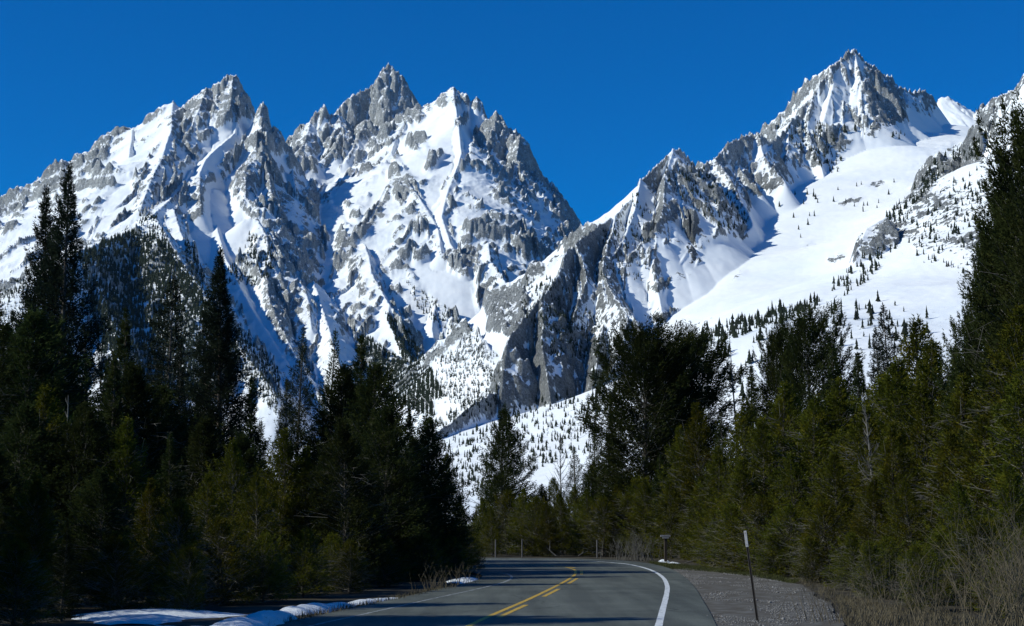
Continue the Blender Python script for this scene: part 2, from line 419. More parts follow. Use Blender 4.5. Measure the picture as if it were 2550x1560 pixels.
base = ((_g(ri_, ci_) * (1 - cf) + _g(ri_, ci_ + 1) * cf) * (1 - rf) + (_g(ri_ + 1, ci_) * (1 - cf) + _g(ri_ + 1, ci_ + 1) * cf) * rf).astype(np.float32)
H = np.maximum(H, base)
TT = np.zeros_like(H)       # arc length along the winning crest
DD = np.full_like(H, 400.0) # distance from it
MM = np.zeros(H.shape, np.int8)
MM[(pxs[None, :] > 1085) & (Ds[:, None] < 4600)] = 1
AM = np.full_like(H, 0.2)
for ri, (P, L, R, F, B, m, W, am) in enumerate(RIDGES):
    acc = ri * 911.0
    for i in range(len(P) - 1):
        A, C = P[i], P[i + 1]
        seg = math.hypot(C[0] - A[0], C[1] - A[1]) + 1e-6
        smin = min(L, R, F, B)
        hm = max(A[2], C[2]) + 30
        reach = min(4000.0, hm / smin / 0.7, W + hm / 0.6)
        y0 = min(A[1], C[1]) - reach; y1 = max(A[1], C[1]) + reach
        r0 = int(np.searchsorted(Ds, y0)); r1 = min(nrow, int(np.searchsorted(Ds, y1)) + 1)
        if r1 <= r0: acc += seg; continue
        xm0 = min(A[0], C[0]) - reach; xm1 = max(A[0], C[0]) + reach
        dn, df = Ds[r0], Ds[r1 - 1]
        amin = min(xm0 / dn, xm0 / df); amax = max(xm1 / dn, xm1 / df)
        c0 = max(0, int(np.searchsorted(a_col, amin))); c1 = min(ncol, int(np.searchsorted(a_col, amax)) + 1)
        if c1 <= c0: acc += seg; continue
        x = WX[r0:r1, c0:c1]; y = WY[r0:r1, c0:c1]
        ux, uy = (C[0] - A[0]) / seg, (C[1] - A[1]) / seg
        rx = x - A[0]; ry = y - A[1]
        t = np.clip(rx * ux + ry * uy, 0, seg)
        dx = rx - t * ux; dy = ry - t * uy
        d2 = dx * dx + dy * dy + 1e-3
        d = np.sqrt(d2)
        dx2 = dx * dx; dy2 = dy * dy
        s = (np.where(dx < 0, L, R) * dx2 + np.where(dy < 0, F, B) * dy2) / d2
        hc = A[2] + (C[2] - A[2]) * t / seg
        h = hc - s * d * (0.72 + 0.42 * np.exp(-d / 180.0))
        if W < 1e5: h = h - 0.5 * np.maximum(d - W, 0)
        cur = H[r0:r1, c0:c1]
        w = h > cur
        cur[w] = h[w]
        TT[r0:r1, c0:c1][w] = (t + acc)[w]
        DD[r0:r1, c0:c1][w] = d[w]
        MM[r0:r1, c0:c1][w] = m
        AM[r0:r1, c0:c1][w] = am
        acc += seg
print('ridges', round(time.time() - T0, 1), H.shape)

# ---- photograph-space description of where snow lies deep and where rock is bare (gives rockiness, not light)
REG = [
 # (bias, roughness multiplier or None, polygon)
 (0.30, 1.2, [(842,278),(897,238),(945,190),(968,160),(1011,205),(1049,270),(1045,309),(997,327),(973,378),(938,344),(897,354),(862,389),(793,378),(814,323)]),
 (0.25, 1.1, [(717,372),(773,295),(807,260),(814,292),(786,337),(755,406),(731,406)]),
 (0.25, 1.2, [(428,262),(459,254),(518,215),(566,186),(590,182),(635,285),(587,316),(552,326),(518,302),(483,322),(449,371),(424,364),(418,343)]),
 (0.65, 1.0, [(650,270),(668,300),(674,360),(690,400),(722,480),(715,602),(700,602),(690,520),(660,440),(640,400),(640,350)]),
 (0.75, 1.0, [(596,400),(615,400),(625,450),(640,490),(620,495),(590,470),(585,430)]),
 (0.6, 1.0, [(485,430),(500,432),(503,520),(490,515),(478,470)]),
 (0.45, 1.0, [(395,395),(425,390),(450,400),(435,430),(400,425)]),
 (0.6, 1.0, [(435,340),(470,335),(480,360),(450,376),(434,370)]),
 (-0.9, 0.35, [(545,335),(600,300),(645,300),(650,330),(610,350),(600,372),(560,370),(540,420),(565,432),(497,434),(470,450),(440,455),(500,390)]),
 (-1.0, 0.25, [(503,525),(478,560),(470,600),(505,665),(545,695),(600,650),(632,620),(640,575),(600,520),(575,480),(540,455),(510,470)]),
 (-0.5, 0.5, [(240,520),(330,440),(340,500),(300,560),(230,600),(190,620),(200,560)]),
 (-0.35, 0.6, [(220,420),(330,325),(420,300),(430,370),(350,400),(290,440),(230,470)]),
 (0.15, 1.0, [(110,500),(240,380),(290,420),(240,560),(120,640),(60,640)]),
 (-0.8, 0.35, [(1083,275),(1138,262),(1187,275),(1207,303),(1180,351),(1166,413),(1118,440),(1059,451),(1014,437),(973,371),(1007,330)]),
 (0.8, 1.0, [(1005,380),(1045,345),(1062,350),(1060,375),(1030,383)]),
 (0.8, 1.0, [(1050,430),(1095,385),(1105,372),(1098,400),(1075,435)]),
 (0.7, 1.0, [(1175,375),(1190,340),(1225,290),(1255,296),(1258,322),(1225,345),(1205,365)]),
 (0.6, 1.0, [(1115,300),(1145,292),(1165,310),(1140,315)]),
 (-1.0, 0.15, [(1000,665),(1090,640),(1125,675),(1160,700),(1190,690),(1185,740),(1200,780),(1225,830),(1268,845),(1250,905),(1180,835),(1125,782),(1085,752),(1055,715)]),
 (-0.9, 0.3, [(825,500),(857,535),(890,565),(915,512),(932,457),(975,403),(985,415),(962,482),(905,560),(875,575),(850,545)]),
 (-0.7, 0.4, [(780,425),(840,425),(835,470),(800,465)]),
 (-0.7, 0.4, [(675,390),(700,392),(735,480),(720,500),(700,450)]),
 (-0.9, 0.3, [(1037,480),(1110,480),(1102,560),(1130,630),(1115,640),(1090,560)]),
 (-0.6, 0.5, [(1120,600),(1190,600),(1200,620),(1130,630)]),
 (0.45, 1.0, [(1140,600),(1170,560),(1200,540),(1210,600),(1180,605),(1160,620)]),
 (0.7, 1.0, [(1110,525),(1128,518),(1148,540),(1148,556),(1120,552)]),
 (0.75, 1.0, [(1097,650),(1120,625),(1180,618),(1203,632),(1175,668),(1130,672)]),
 (0.85, 0.8, [(1187,725),(1200,700),(1230,740),(1285,745),(1310,775),(1300,820),(1265,845),(1215,835),(1222,800),(1200,780)]),
 (0.35, 1.0, [(1210,560),(1290,560),(1300,640),(1250,680),(1190,640)]),
 (0.25, 1.1, [(1215,360),(1280,345),(1288,440),(1235,530),(1218,470)]),
 (0.8, 1.0, [(1285,345),(1330,415),(1455,560),(1465,595),(1415,640),(1378,565),(1372,480),(1340,450),(1290,440)]),
 (0.7, 1.0, [(1275,570),(1300,570),(1330,640),(1310,660),(1285,640)]),
 (0.6, 1.0, [(970,420),(1005,440),(1025,480),(1000,520),(975,470)]),
 (0.5, 1.0, [(900,560),(960,480),(975,560),(985,590),(930,600)]),
 (0.75, 1.0, [(790,595),(810,592),(816,660),(812,668),(796,650)]),
 (0.65, 1.0, [(842,590),(862,600),(862,680),(856,700),(838,690),(845,640)]),
 (0.65, 1.0, [(660,682),(760,720),(775,800),(700,860),(665,770)]),
 (0.5, 1.0, [(655,550),(700,560),(705,600),(690,640),(655,600)]),
 (0.7, 1.0, [(690,470),(720,470),(780,600),(770,640),(720,620),(700,540)]),
 (0.6, 1.0, [(680,620),(780,640),(770,710),(700,690)]),
 (0.6, 1.0, [(745,510),(780,510),(800,550),(780,560),(750,550)]),
 (0.55, 1.0, [(860,700),(880,600),(905,650),(910,740),(930,800),(880,810)]),
 (0.6, 1.0, [(975,590),(1010,620),(1040,640),(1015,665),(990,660)]),
 (0.5, 1.0, [(1060,560),(1090,580),(1095,610),(1040,660),(1020,650)]),
 (-1.0, 0.3, [(1015,830),(1030,780),(1075,760),(1115,800),(1125,850),(1065,850),(1040,860)]),
 (-0.9, 0.4, [(925,815),(960,730),(968,760),(955,790),(1015,905),(1005,905)]),
 (-0.8, 0.5, [(575,735),(625,690),(660,760),(700,880),(697,925),(640,850)]),
 # right massif
 (0.95, 3.0, [(2262,395),(2330,372),(2440,340),(2450,400),(2380,470),(2290,500),(2240,540),(2225,500),(2290,440)]),
 (1.05, 2.5, [(1630,700),(1700,680),(1800,700),(1790,760),(1700,830),(1630,790)]),
 (1.0, 3.0, [(2330,450),(2560,380),(2560,640),(2400,700),(2290,640),(2260,590)]),
 (0.95, 1.0, [(2150,205),(2183,205),(2201,225),(2249,282),(2245,306),(2200,315),(2172,335),(2165,290)]),
 (-0.35, 1.0, [(2110,140),(2150,140),(2150,340),(2110,370),(2060,380),(2010,350),(1964,310),(2037,213)]),
 (0.6, 1.0, [(2055,320),(2147,310),(2130,370),(2075,378),(2034,360)]),
 (0.5, 1.0, [(1990,285),(2025,240),(2035,280),(2010,305)]),
 (0.35, 1.0, [(1964,310),(2040,340),(2060,380),(2050,440),(2010,430),(2005,400),(1960,380)]),
 (0.55, 1.0, [(1826,350),(1866,334),(1909,345),(1960,350),(2000,400),(1990,430),(1958,400),(1958,462),(1920,470),(1891,487),(1869,461),(1830,435),(1820,400)]),
 (0.9, 0.8, [(1880,475),(1900,452),(1925,458),(1953,472),(1925,488),(1895,489)]),
 (-0.6, 0.5, [(1870,400),(1890,365),(1912,350),(1908,375),(1885,395)]),
 (0.25, 1.0, [(1733,425),(1782,400),(1820,450),(1865,516),(1875,562),(1848,599),(1820,580),(1790,560),(1740,540),(1720,480)]),
 (0.85, 1.0, [(1825,580),(1862,565),(1872,572),(1862,590),(1846,602)]),
 (-0.5, 0.6, [(1629,413),(1675,370),(1680,395),(1660,430),(1630,450)]),
 (0.4, 1.0, [(1680,400),(1730,430),(1715,470),(1650,490),(1625,480),(1650,440)]),
 (0.8, 1.0, [(1645,505),(1690,505),(1690,545),(1655,560),(1640,590),(1600,610),(1610,580),(1635,545)]),
 (0.95, 1.0, [(1712,545),(1735,545),(1740,560),(1735,600),(1722,600),(1740,645),(1720,660),(1710,620),(1708,580)]),
 (0.9, 1.0, [(1660,610),(1690,600),(1697,615),(1685,622),(1662,620)]),
 (-0.7, 0.5, [(1560,470),(1600,450),(1610,500),(1620,520),(1600,590),(1560,600),(1540,560),(1480,590)]),
 (-0.5, 0.5, [(1640,625),(1705,610),(1712,650),(1680,680),(1650,650)]),
 (0.7, 1.0, [(1660,680),(1690,675),(1732,690),(1732,710),(1665,710)]),
 (0.6, 1.0, [(1612,620),(1635,625),(1640,690),(1625,710),(1615,680)]),
 (0.7, 1.0, [(1526,712),(1585,705),(1600,730),(1612,768),(1588,775),(1535,755),(1522,735)]),
 (0.6, 1.0, [(1455,640),(1475,640),(1484,700),(1500,740),(1490,790),(1440,800),(1408,795),(1415,740),(1422,700)]),
 (0.28, 1.0, [(1420,640),(1620,610),(1620,850),(1410,850),(1340,780),(1400,700)]),
 (0.5, 1.0, [(1300,795),(1345,740),(1400,800),(1425,850),(1335,850)]),
 (0.45, 1.3, [(1310,798),(1337,822),(1335,850),(1425,850),(1525,837),(1537,905),(1500,930),(1462,1000),(1412,1040),(1425,992),(1340,1012),(1270,1022),(1215,1040),(1245,975),(1250,905),(1262,855)]),
 (0.2, 1.0, [(195,640),(345,580),(470,690),(560,830),(600,890),(560,1000),(250,1000),(240,820),(215,720)]),
 (-1.2, 0.4, [(1293,857),(1318,862),(1315,882),(1304,878)]),
 (1.35, 3.2, [(2158,571),(2238,550),(2267,585),(2222,620),(2170,640),(2121,655),(2130,610)]),
 (1.0, 3.5, [(2311,400),(2437,370),(2440,450),(2400,560),(2320,640),(2260,600),(2230,550),(2285,476)]),
 (0.9, 1.0, [(2440,290),(2475,250),(2490,290),(2480,340),(2445,335)]),
 (-1.0, 0.3, [(2262,280),(2320,300),(2330,250),(2430,295),(2420,340),(2380,360),(2260,340)]),
 (-1.3, 0.3, [(2148,350),(2172,335),(2260,350),(2330,390),(2260,415),(2270,470),(2200,540),(2140,600),(2115,650),(2040,735),(1900,765),(1760,800),(1640,770),(1625,740),(1740,690),(1755,610),(1850,605),(1880,560),(1860,500),(1960,470),(2060,400),(2120,370)]),
 (1.9, 2.0, [(2080,510),(2100,497),(2155,486),(2152,500),(2105,514)]),
 (1.8, 2.0, [(1985,612),(2010,598),(2038,604),(2015,622)]),
 (1.7, 2.0, [(2055,648),(2090,628),(2115,640),(2085,664)]),
 (1.7, 2.0, [(1815,694),(1850,670),(1866,680),(1835,704)]),
 (1.6, 2.0, [(2160,455),(2200,440),(2215,455),(2180,470)]),
 (-1.1, 0.4, [(2115,665),(2240,645),(2350,620),(2420,700),(2300,780),(2050,760)]),
 (-1.1, 0.4, [(1700,850),(1790,850),(1930,805),(1980,762),(2110,800),(1950,1000),(1750,1010),(1700,930)]),
 (-1.0, 0.3, [(1245,1042),(1425,997),(1410,1050),(1330,1100),(1240,1090)]),
 (-1.2, 0.2, [(1525,920),(1560,915),(1540,965),(1480,985)]),
 (0.6, 1.5, [(1085,1080),(1235,975),(1247,935),(1200,970),(1150,1010)]),
 (0.75, 2.0, [(1100,1120),(1400,1060),(1450,1050),(1550,960),(1700,900),(1800,1100),(1500,1200),(1150,1260)]),
]
BW, BH, BX0, BY0, BS = 710, 350, -80, 120, 4.0
gx, gy = np.meshgrid(BX0 + np.arange(BW) * BS, BY0 + np.arange(BH) * BS)
qx = gx + 9 * pn(gx / 40, gy / 40, 31) + 5 * pn(gx / 14, gy / 14, 32)
qy = gy + 9 * pn(gx / 40, gy / 40, 33) + 5 * pn(gx / 14, gy / 14, 34)
bias_im = np.zeros(gx.shape, np.float32); rough_im = np.ones(gx.shape, np.float32)
for b_, r_, poly in REG:
    k = in_poly(qx, qy, poly)
    bias_im[k] = b_
    rough_im[k] = r_
def blur(a, n):
    for _ in range(n):
        a = (np.roll(a, 1, 0) + np.roll(a, -1, 0) + np.roll(a, 1, 1) + np.roll(a, -1, 1) + a * 2) / 6
    return a
bias_im = blur(bias_im, 1); rough_im = blur(rough_im, 3)
def sample(im, px, py):
    fx = np.clip((px - BX0) / BS, 0, BW - 1.01); fy = np.clip((py - BY0) / BS, 0, BH - 1.01)
    ix = fx.astype(np.int32); iy = fy.astype(np.int32); fx = fx - ix; fy = fy - iy
    return (im[iy, ix] * (1 - fx) + im[iy, ix + 1] * fx) * (1 - fy) + (im[iy + 1, ix] * (1 - fx) + im[iy + 1, ix + 1] * fx) * fy

AM = (0.18 + (AM - 0.18) * np.clip((H - base) / 90, 0, 1)).astype(np.float32)
ppx, ppy = project(GXX, GYY, H)
RGH = np.minimum(sample(rough_im, ppx, ppy).astype(np.float32) * AM, 1.12)

# ---- gullies and ribs running down the flanks, broken rock, all faded near crests that are traced
sat = np.clip(DD / 60.0, 0, 1)
far = np.clip(GYY / 5500.0, 0.45, 1.0)
ribs = np.zeros_like(H)
for lam, amp, sd in ((150, 38, 11), (64, 21, 13), (27, 9.5, 15)):
    lam = lam * 1.0
    n = 1 - np.abs(pn(TT / lam, DD / (lam * 3.2), sd)) * 2.2
    ribs += amp * n * np.clip(DD / (lam * 0.55), 0.06, 1)
iso = 26 * (ridged(WX / 210, WY / 210, 2, 21) - 0.7) * np.clip(DD / 110, 0.1, 1)
iso += 5.5 * (ridged(GXX / 75, GYY / 75, 3, 25) - 0.8) * np.clip(DD / 45, 0.22, 1)
# tilted strata: ledges climbing to the upper right
q = (H + ribs * 0.5) - 0.55 * GXX + 12 * pn(GXX / 90, GYY / 90, 41)
wid = 34.0
fr = q / wid; fr = fr - np.floor(fr)
led = (np.clip(fr * 1.6, 0, 1) - fr) * wid * 0.55
fr2 = q / 14.5 + 0.3 * pn(GXX / 30, GYY / 30, 42); fr2 = fr2 - np.floor(fr2)
led += (np.clip(fr2 * 1.7, 0, 1) - fr2) * 14.5 * 0.45
crag = 8.5 * (ridged(GXX / 31, GYY / 31, 2, 50) - 0.9) + 5.5 * ridged(GXX / 14, GYY / 14, 3, 51)
# the near cliffs are of darker rock than the high granite
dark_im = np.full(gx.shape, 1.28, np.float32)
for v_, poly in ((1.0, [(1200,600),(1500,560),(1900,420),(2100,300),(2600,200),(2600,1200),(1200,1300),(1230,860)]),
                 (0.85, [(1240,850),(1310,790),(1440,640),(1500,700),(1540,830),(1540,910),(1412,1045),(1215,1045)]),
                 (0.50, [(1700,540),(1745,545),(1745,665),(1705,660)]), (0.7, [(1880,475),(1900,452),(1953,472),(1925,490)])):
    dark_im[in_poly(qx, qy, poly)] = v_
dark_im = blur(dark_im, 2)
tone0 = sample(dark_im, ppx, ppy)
rel = RGH * far * (ribs + iso + led * (0.12 + 0.75 * np.clip(1 - np.abs(ppx - 1300) / 170, 0, 1)))
fine = RGH * far * crag
small = (1.5 * pn(GXX / 60, GYY / 60, 61) + 0.5 * pn(GXX / 17, GYY / 17, 62))
teeth = np.exp(-DD / 16.0) * RGH * (6.0 * pn(TT / 17, GYY * 0, 71) + 4.5 * pn(TT / 7.5, GYY * 0, 72)) * far * np.where(AM > 0.9, 1, 0)
bias = sample(bias_im, ppx, ppy)
def rockiness(H):
    P3 = np.stack([GXX, GYY, H], -1)
    du = np.zeros_like(P3); dv = np.zeros_like(P3)
    du[:, 1:-1] = P3[:, 2:] - P3[:, :-2]; dv[1:-1] = P3[2:] - P3[:-2]
    N = np.cross(du, dv); N /= np.linalg.norm(N, axis=-1, keepdims=True) + 1e-9
    steep = np.arccos(np.clip(np.abs(N[..., 2]), 0, 1)) * 57.3
    sx = GXX - 0.35 * H * np.where(MM == 0, 1, -0.4)
    nois = 0.9 * pn(sx / 170, H / 340, 80) + 0.65 * pn(sx / 55, H / 150, 81) + 0.32 * pn(sx / 21, H / 80, 82) + 0.22 * pn(sx / 8, H / 30, 83)
    rock = (steep - np.where(MM == 1, THR1, THR0)) / 15.0 + nois * 0.75 + bias * 1.45
    lap = H - 0.25 * (np.roll(H, 4, 0) + np.roll(H, -4, 0) + np.roll(H, 4, 1) + np.roll(H, -4, 1))
    rock += np.clip(lap / 10.0, -0.7, 0.7)
    return np.clip(rock, np.where(bias < -0.4, -1.5, -0.72), np.where(tone0 < 0.9, 0.85, 0.62)).astype(np.float32)
THR0, THR1 = 59.0, 61.5
rock1 = rockiness(H + rel + small + teeth)
mask = blur(np.clip(rock1 * 0.9 + 0.45, 0, 1), 3)
H2 = H + rel * (0.45 + 0.65 * mask) + fine * (0.12 + 1.05 * mask) + small + teeth
H = H2.astype(np.float32)
print('relief', round(time.time() - T0, 1))

# ---- rockiness
ppx, ppy = project(GXX, GYY, H)
P3 = np.stack([GXX, GYY, H], -1)
rock = rockiness(H)

# ---- visibility from the viewpoint: hidden ground is kept only as a narrow margin
zrel = (H - CAMZ) / GYY
runmax = np.maximum.accumulate(zrel, axis=0)
prev = np.vstack([np.full((1, ncol), -1), runmax[:-1]])
vis = (zrel >= prev - 0.0012) & (ppy < 1300)
keep = vis.copy()
for sh in (1, 2, 3):
    keep[sh:] |= vis[:-sh]; keep[:-sh] |= vis[sh:]
    keep[:, sh:] |= vis[:, :-sh]; keep[:, :-sh] |= vis[:, sh:]
k2 = keep.copy()
for sh in range(1, 6):           # a strip of back slope behind every crest
    k2[sh:] |= keep[:-sh]
keep = k2
idx = np.arange(nrow * ncol).reshape(nrow, ncol)
qk = keep[:-1, :-1] | keep[1:, :-1] | keep[:-1, 1:] | keep[1:, 1:]
quads = np.stack([idx[:-1, :-1], idx[:-1, 1:], idx[1:, 1:], idx[1:, :-1]], -1)
qm = MM[:-1, :-1]

# ---- materials
def mountain_material():
    m, nt, b = new_mat('snow_and_rock')
    L_ = nt.links
    at_ = node(nt, 'ShaderNodeAttribute', attribute_name='rock')
    tn = node(nt, 'ShaderNodeAttribute', attribute_name='tone')
    tc = node(nt, 'ShaderNodeTexCoord')
    n1 = node(nt, 'ShaderNodeTexNoise', Scale=0.11, Detail=5.0, Roughness=0.65)
    mp = node(nt, 'ShaderNodeMapping'); mp.inputs['Scale'].default_value = (1, 1, 0.55)
    L_.new(tc.outputs['Object'], mp.inputs[0]); L_.new(mp.outputs[0], n1.inputs['Vector'])
    s1 = node(nt, 'ShaderNodeMath', operation='SUBTRACT'); s1.inputs[1].default_value = 0.5
    L_.new(n1.outputs[0], s1.inputs[0])
    ma = node(nt, 'ShaderNodeMath', operation='MULTIPLY_ADD'); ma.inputs[1].default_value = 4.2
    n1b = node(nt, 'ShaderNodeTexNoise', Scale=0.035, Detail=3.0, Roughness=0.6)
    L_.new(mp.outputs[0], n1b.inputs['Vector'])
    mb = node(nt, 'ShaderNodeMath', operation='MULTIPLY_ADD'); mb.inputs[1].default_value = 1.2; L_.new(n1b.outputs[0], mb.inputs[0])
    mc = node(nt, 'ShaderNodeMath', operation='SUBTRACT'); mc.inputs[1].default_value = 0.6; L_.new(mb.outputs[0], mc.inputs[0])
    L_.new(at_.outputs['Fac'], mb.inputs[2])
    L_.new(s1.outputs[0], ma.inputs[0]); L_.new(mc.outputs[0], ma.inputs[2])
    mr = node(nt, 'ShaderNodeMapRange'); mr.inputs[1].default_value = -0.10; mr.inputs[2].default_value = 0.16
    L_.new(ma.outputs[0], mr.inputs[0])
    # rock colour
    n2 = node(nt, 'ShaderNodeTexNoise', Scale=0.02, Detail=8.0, Roughness=0.7)
    L_.new(mp.outputs[0], n2.inputs['Vector'])
    cr = node(nt, 'ShaderNodeValToRGB')
    e = cr.color_ramp.elements
    e[0].position = 0.32; e[0].color = (0.13, 0.142, 0.152, 1)
    e[1].position = 0.68; e[1].color = (0.40, 0.405, 0.385, 1)
    x = cr.color_ramp.elements.new(0.5); x.color = (0.255, 0.265, 0.265, 1)
    L_.new(n2.outputs[0], cr.inputs[0])
    n3 = node(nt, 'ShaderNodeTexNoise', Scale=0.22, Detail=6.0, Roughness=0.75)
    mp3 = node(nt, 'ShaderNodeMapping'); mp3.inputs['Scale'].default_value = (1, 1, 0.3)
    L_.new(tc.outputs['Object'], mp3.inputs[0]); L_.new(mp3.outputs[0], n3.inputs['Vector'])
    mr3 = node(nt, 'ShaderNodeMapRange'); mr3.inputs[1].default_value = 0.3; mr3.inputs[2].default_value = 0.7; mr3.inputs[3].default_value = 0.45; mr3.inputs[4].default_value = 1.5
    L_.new(n3.outputs[0], mr3.inputs[0])
    mu = node(nt, 'ShaderNodeVectorMath', operation='SCALE')
    L_.new(cr.outputs[0], mu.inputs[0]); L_.new(mr3.outputs[0], mu.inputs['Scale'])
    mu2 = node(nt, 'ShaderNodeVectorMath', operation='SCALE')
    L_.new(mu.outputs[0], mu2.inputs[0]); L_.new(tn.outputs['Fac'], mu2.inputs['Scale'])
    # fine snow caught on the rock
    nd = node(nt, 'ShaderNodeTexNoise', Scale=0.24, Detail=6.0, Roughness=0.8)
    L_.new(tc.outputs['Object'], nd.inputs['Vector'])
    dm = node(nt, 'ShaderNodeMapRange'); dm.inputs[1].default_value = 0.46; dm.inputs[2].default_value = 0.60; dm.inputs[3].default_value = 0.0; dm.inputs[4].default_value = 0.62
    L_.new(nd.outputs[0], dm.inputs[0])
    dt = node(nt, 'ShaderNodeMapRange'); dt.inputs[1].default_value = 0.7; dt.inputs[2].default_value = 1.25; dt.inputs[3].default_value = 0.35; dt.inputs[4].default_value = 1.0
    L_.new(tn.outputs['Fac'], dt.inputs[0])
    dd_ = node(nt, 'ShaderNodeMath', operation='MULTIPLY'); L_.new(dm.outputs[0], dd_.inputs[0]); L_.new(dt.outputs[0], dd_.inputs[1])
    mdu = node(nt, 'ShaderNodeMix', data_type='RGBA'); mdu.inputs[7].default_value = (0.84, 0.87, 0.88, 1)
    L_.new(dd_.outputs[0], mdu.inputs[0]); L_.new(mu2.outputs[0], mdu.inputs[6])
    # snow colour
    n4 = node(nt, 'ShaderNodeTexNoise', Scale=0.006, Detail=6.0, Roughness=0.6)
    L_.new(tc.outputs['Object'], n4.inputs['Vector'])
    cs = node(nt, 'ShaderNodeValToRGB')
    e = cs.color_ramp.elements
    e[0].position = 0.3; e[0].color = (0.80, 0.84, 0.87, 1)
    e[1].position = 0.7; e[1].color = (0.90, 0.905, 0.90, 1)
    L_.new(n4.outputs[0], cs.inputs[0])
    mx = node(nt, 'ShaderNodeMix', data_type='RGBA')
    L_.new(mr.outputs[0], mx.inputs[0]); L_.new(cs.outputs[0], mx.inputs[6]); L_.new(mdu.outputs[2], mx.inputs[7])
    L_.new(mx.outputs[2], b.inputs['Base Color'])
    b.inputs['Roughness'].default_value = 0.9
    b.inputs['Specular IOR Level'].default_value = 0.15
    # relief finer than the mesh
    n5 = node(nt, 'ShaderNodeTexNoise', Scale=0.10, Detail=9.0, Roughness=0.75)
    L_.new(mp.outputs[0], n5.inputs['Vector'])
    bs = node(nt, 'ShaderNodeMapRange'); bs.inputs[3].default_value = 0.04; bs.inputs[4].default_value = 1.0
    L_.new(mr.outputs[0], bs.inputs[0])
    bu = node(nt, 'ShaderNodeBump', Distance=22.0)
    L_.new(bs.outputs[0], bu.inputs['Strength']); L_.new(n5.outputs[0], bu.inputs['Height'])
    L_.new(bu.outputs[0], b.inputs['Normal'])
    return m
M_MTN = mountain_material()
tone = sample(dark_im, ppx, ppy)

for mi, (nm, lab) in enumerate((('mountain_range', 'jagged snow covered mountain massif with three high rocky peaks on the left and middle'),
                               ('mountain', 'nearer snow covered mountain massif with dark cliffs and one tall pointed peak on the right'))):
    sel = quads[qk & (qm == mi)]
    u, inv = np.unique(sel, return_inverse=True)
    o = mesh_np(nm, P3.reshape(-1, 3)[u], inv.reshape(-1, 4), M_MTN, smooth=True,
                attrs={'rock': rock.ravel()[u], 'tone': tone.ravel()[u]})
    tag(o, lab, kind='structure')
    print(nm, len(sel), round(time.time() - T0, 1))
VIS = vis & (zrel >= prev - 1e-5)
# ================================================================== GROUND, ROAD, VERGES
def noise_col(nt, stops, scale, detail=6.0, rough=0.6, coord='Object', sc=(1, 1, 1)):
    tc = node(nt, 'ShaderNodeTexCoord'); mp = node(nt, 'ShaderNodeMapping')
    mp.inputs['Scale'].default_value = sc
    n = node(nt, 'ShaderNodeTexNoise', Scale=scale, Detail=detail, Roughness=rough)
    cr = node(nt, 'ShaderNodeValToRGB')
    nt.links.new(tc.outputs[coord], mp.inputs[0]); nt.links.new(mp.outputs[0], n.inputs['Vector'])
    nt.links.new(n.outputs[0], cr.inputs[0])
    e = cr.color_ramp.elements
    while len(e) < len(stops): e.new(0.5)
    for i, (p, c) in enumerate(stops):
        e[i].position = p; e[i].color = (*c, 1)
    return cr.outputs[0], n.outputs[0], mp

def bump(nt, b, h, dist, strength=1.0):
    bu = node(nt, 'ShaderNodeBump', Distance=dist, Strength=strength)
    nt.links.new(h, bu.inputs['Height']); nt.links.new(bu.outputs[0], b.inputs['Normal'])

def simple_mat(name, stops, scale, rough=0.9, bdist=0.0, sc=(1, 1, 1), spec=0.2):
    m, nt, b = new_mat(name)
    c, h, _ = noise_col(nt, stops, scale, sc=sc)
    nt.links.new(c, b.inputs['Base Color'])
    b.inputs['Roughness'].default_value = rough
    b.inputs['Specular IOR Level'].default_value = spec
    if bdist: bump(nt, b, h, bdist)
    return m

M_SOIL = simple_mat('forest_soil', [(0.3, (0.022, 0.018, 0.012)), (0.55, (0.05, 0.042, 0.028)), (0.75, (0.09, 0.078, 0.05))], 0.9, bdist=0.05)
def snow_mat():
    m, nt, b = new_mat('old_snow')
    c, h, _ = noise_col(nt, [(0.3, (0.70, 0.75, 0.79)), (0.6, (0.86, 0.88, 0.89))], 1.4)
    d, dh, _ = noise_col(nt, [(0.58, (1, 1, 1)), (0.68, (0.55, 0.50, 0.43))], 5.0, detail=8, rough=0.75)
    mu = node(nt, 'ShaderNodeVectorMath', operation='MULTIPLY'); nt.links.new(c, mu.inputs[0]); nt.links.new(d, mu.inputs[1])
    nt.links.new(mu.outputs[0], b.inputs['Base Color']); b.inputs['Roughness'].default_value = 0.75
    bump(nt, b, dh, 0.09); return m
M_SNOW = snow_mat()
M_GRAVEL = simple_mat('gravel', [(0.25, (0.055, 0.045, 0.033)), (0.45, (0.085, 0.075, 0.06)), (0.58, (0.12, 0.115, 0.10)), (0.8, (0.18, 0.178, 0.165))], 2.2, bdist=0.03)
M_STONE = simple_mat('pebble_stone', [(0.3, (0.10, 0.095, 0.09)), (0.7, (0.30, 0.29, 0.28))], 2.0)
M_WHITE = simple_mat('white_road_paint', [(0.36, (0.22, 0.22, 0.22)), (0.46, (0.62, 0.64, 0.64)), (0.8, (0.72, 0.73, 0.72))], 9.0, rough=0.6)
M_WORN = simple_mat('worn_white_road_paint', [(0.42, (0.12, 0.125, 0.12)), (0.56, (0.34, 0.36, 0.355)), (0.8, (0.50, 0.52, 0.515))], 5.0, rough=0.7)
M_YELLOW = simple_mat('yellow_road_paint', [(0.36, (0.16, 0.12, 0.05)), (0.46, (0.50, 0.31, 0.035)), (0.8, (0.60, 0.38, 0.045))], 9.0, rough=0.6)

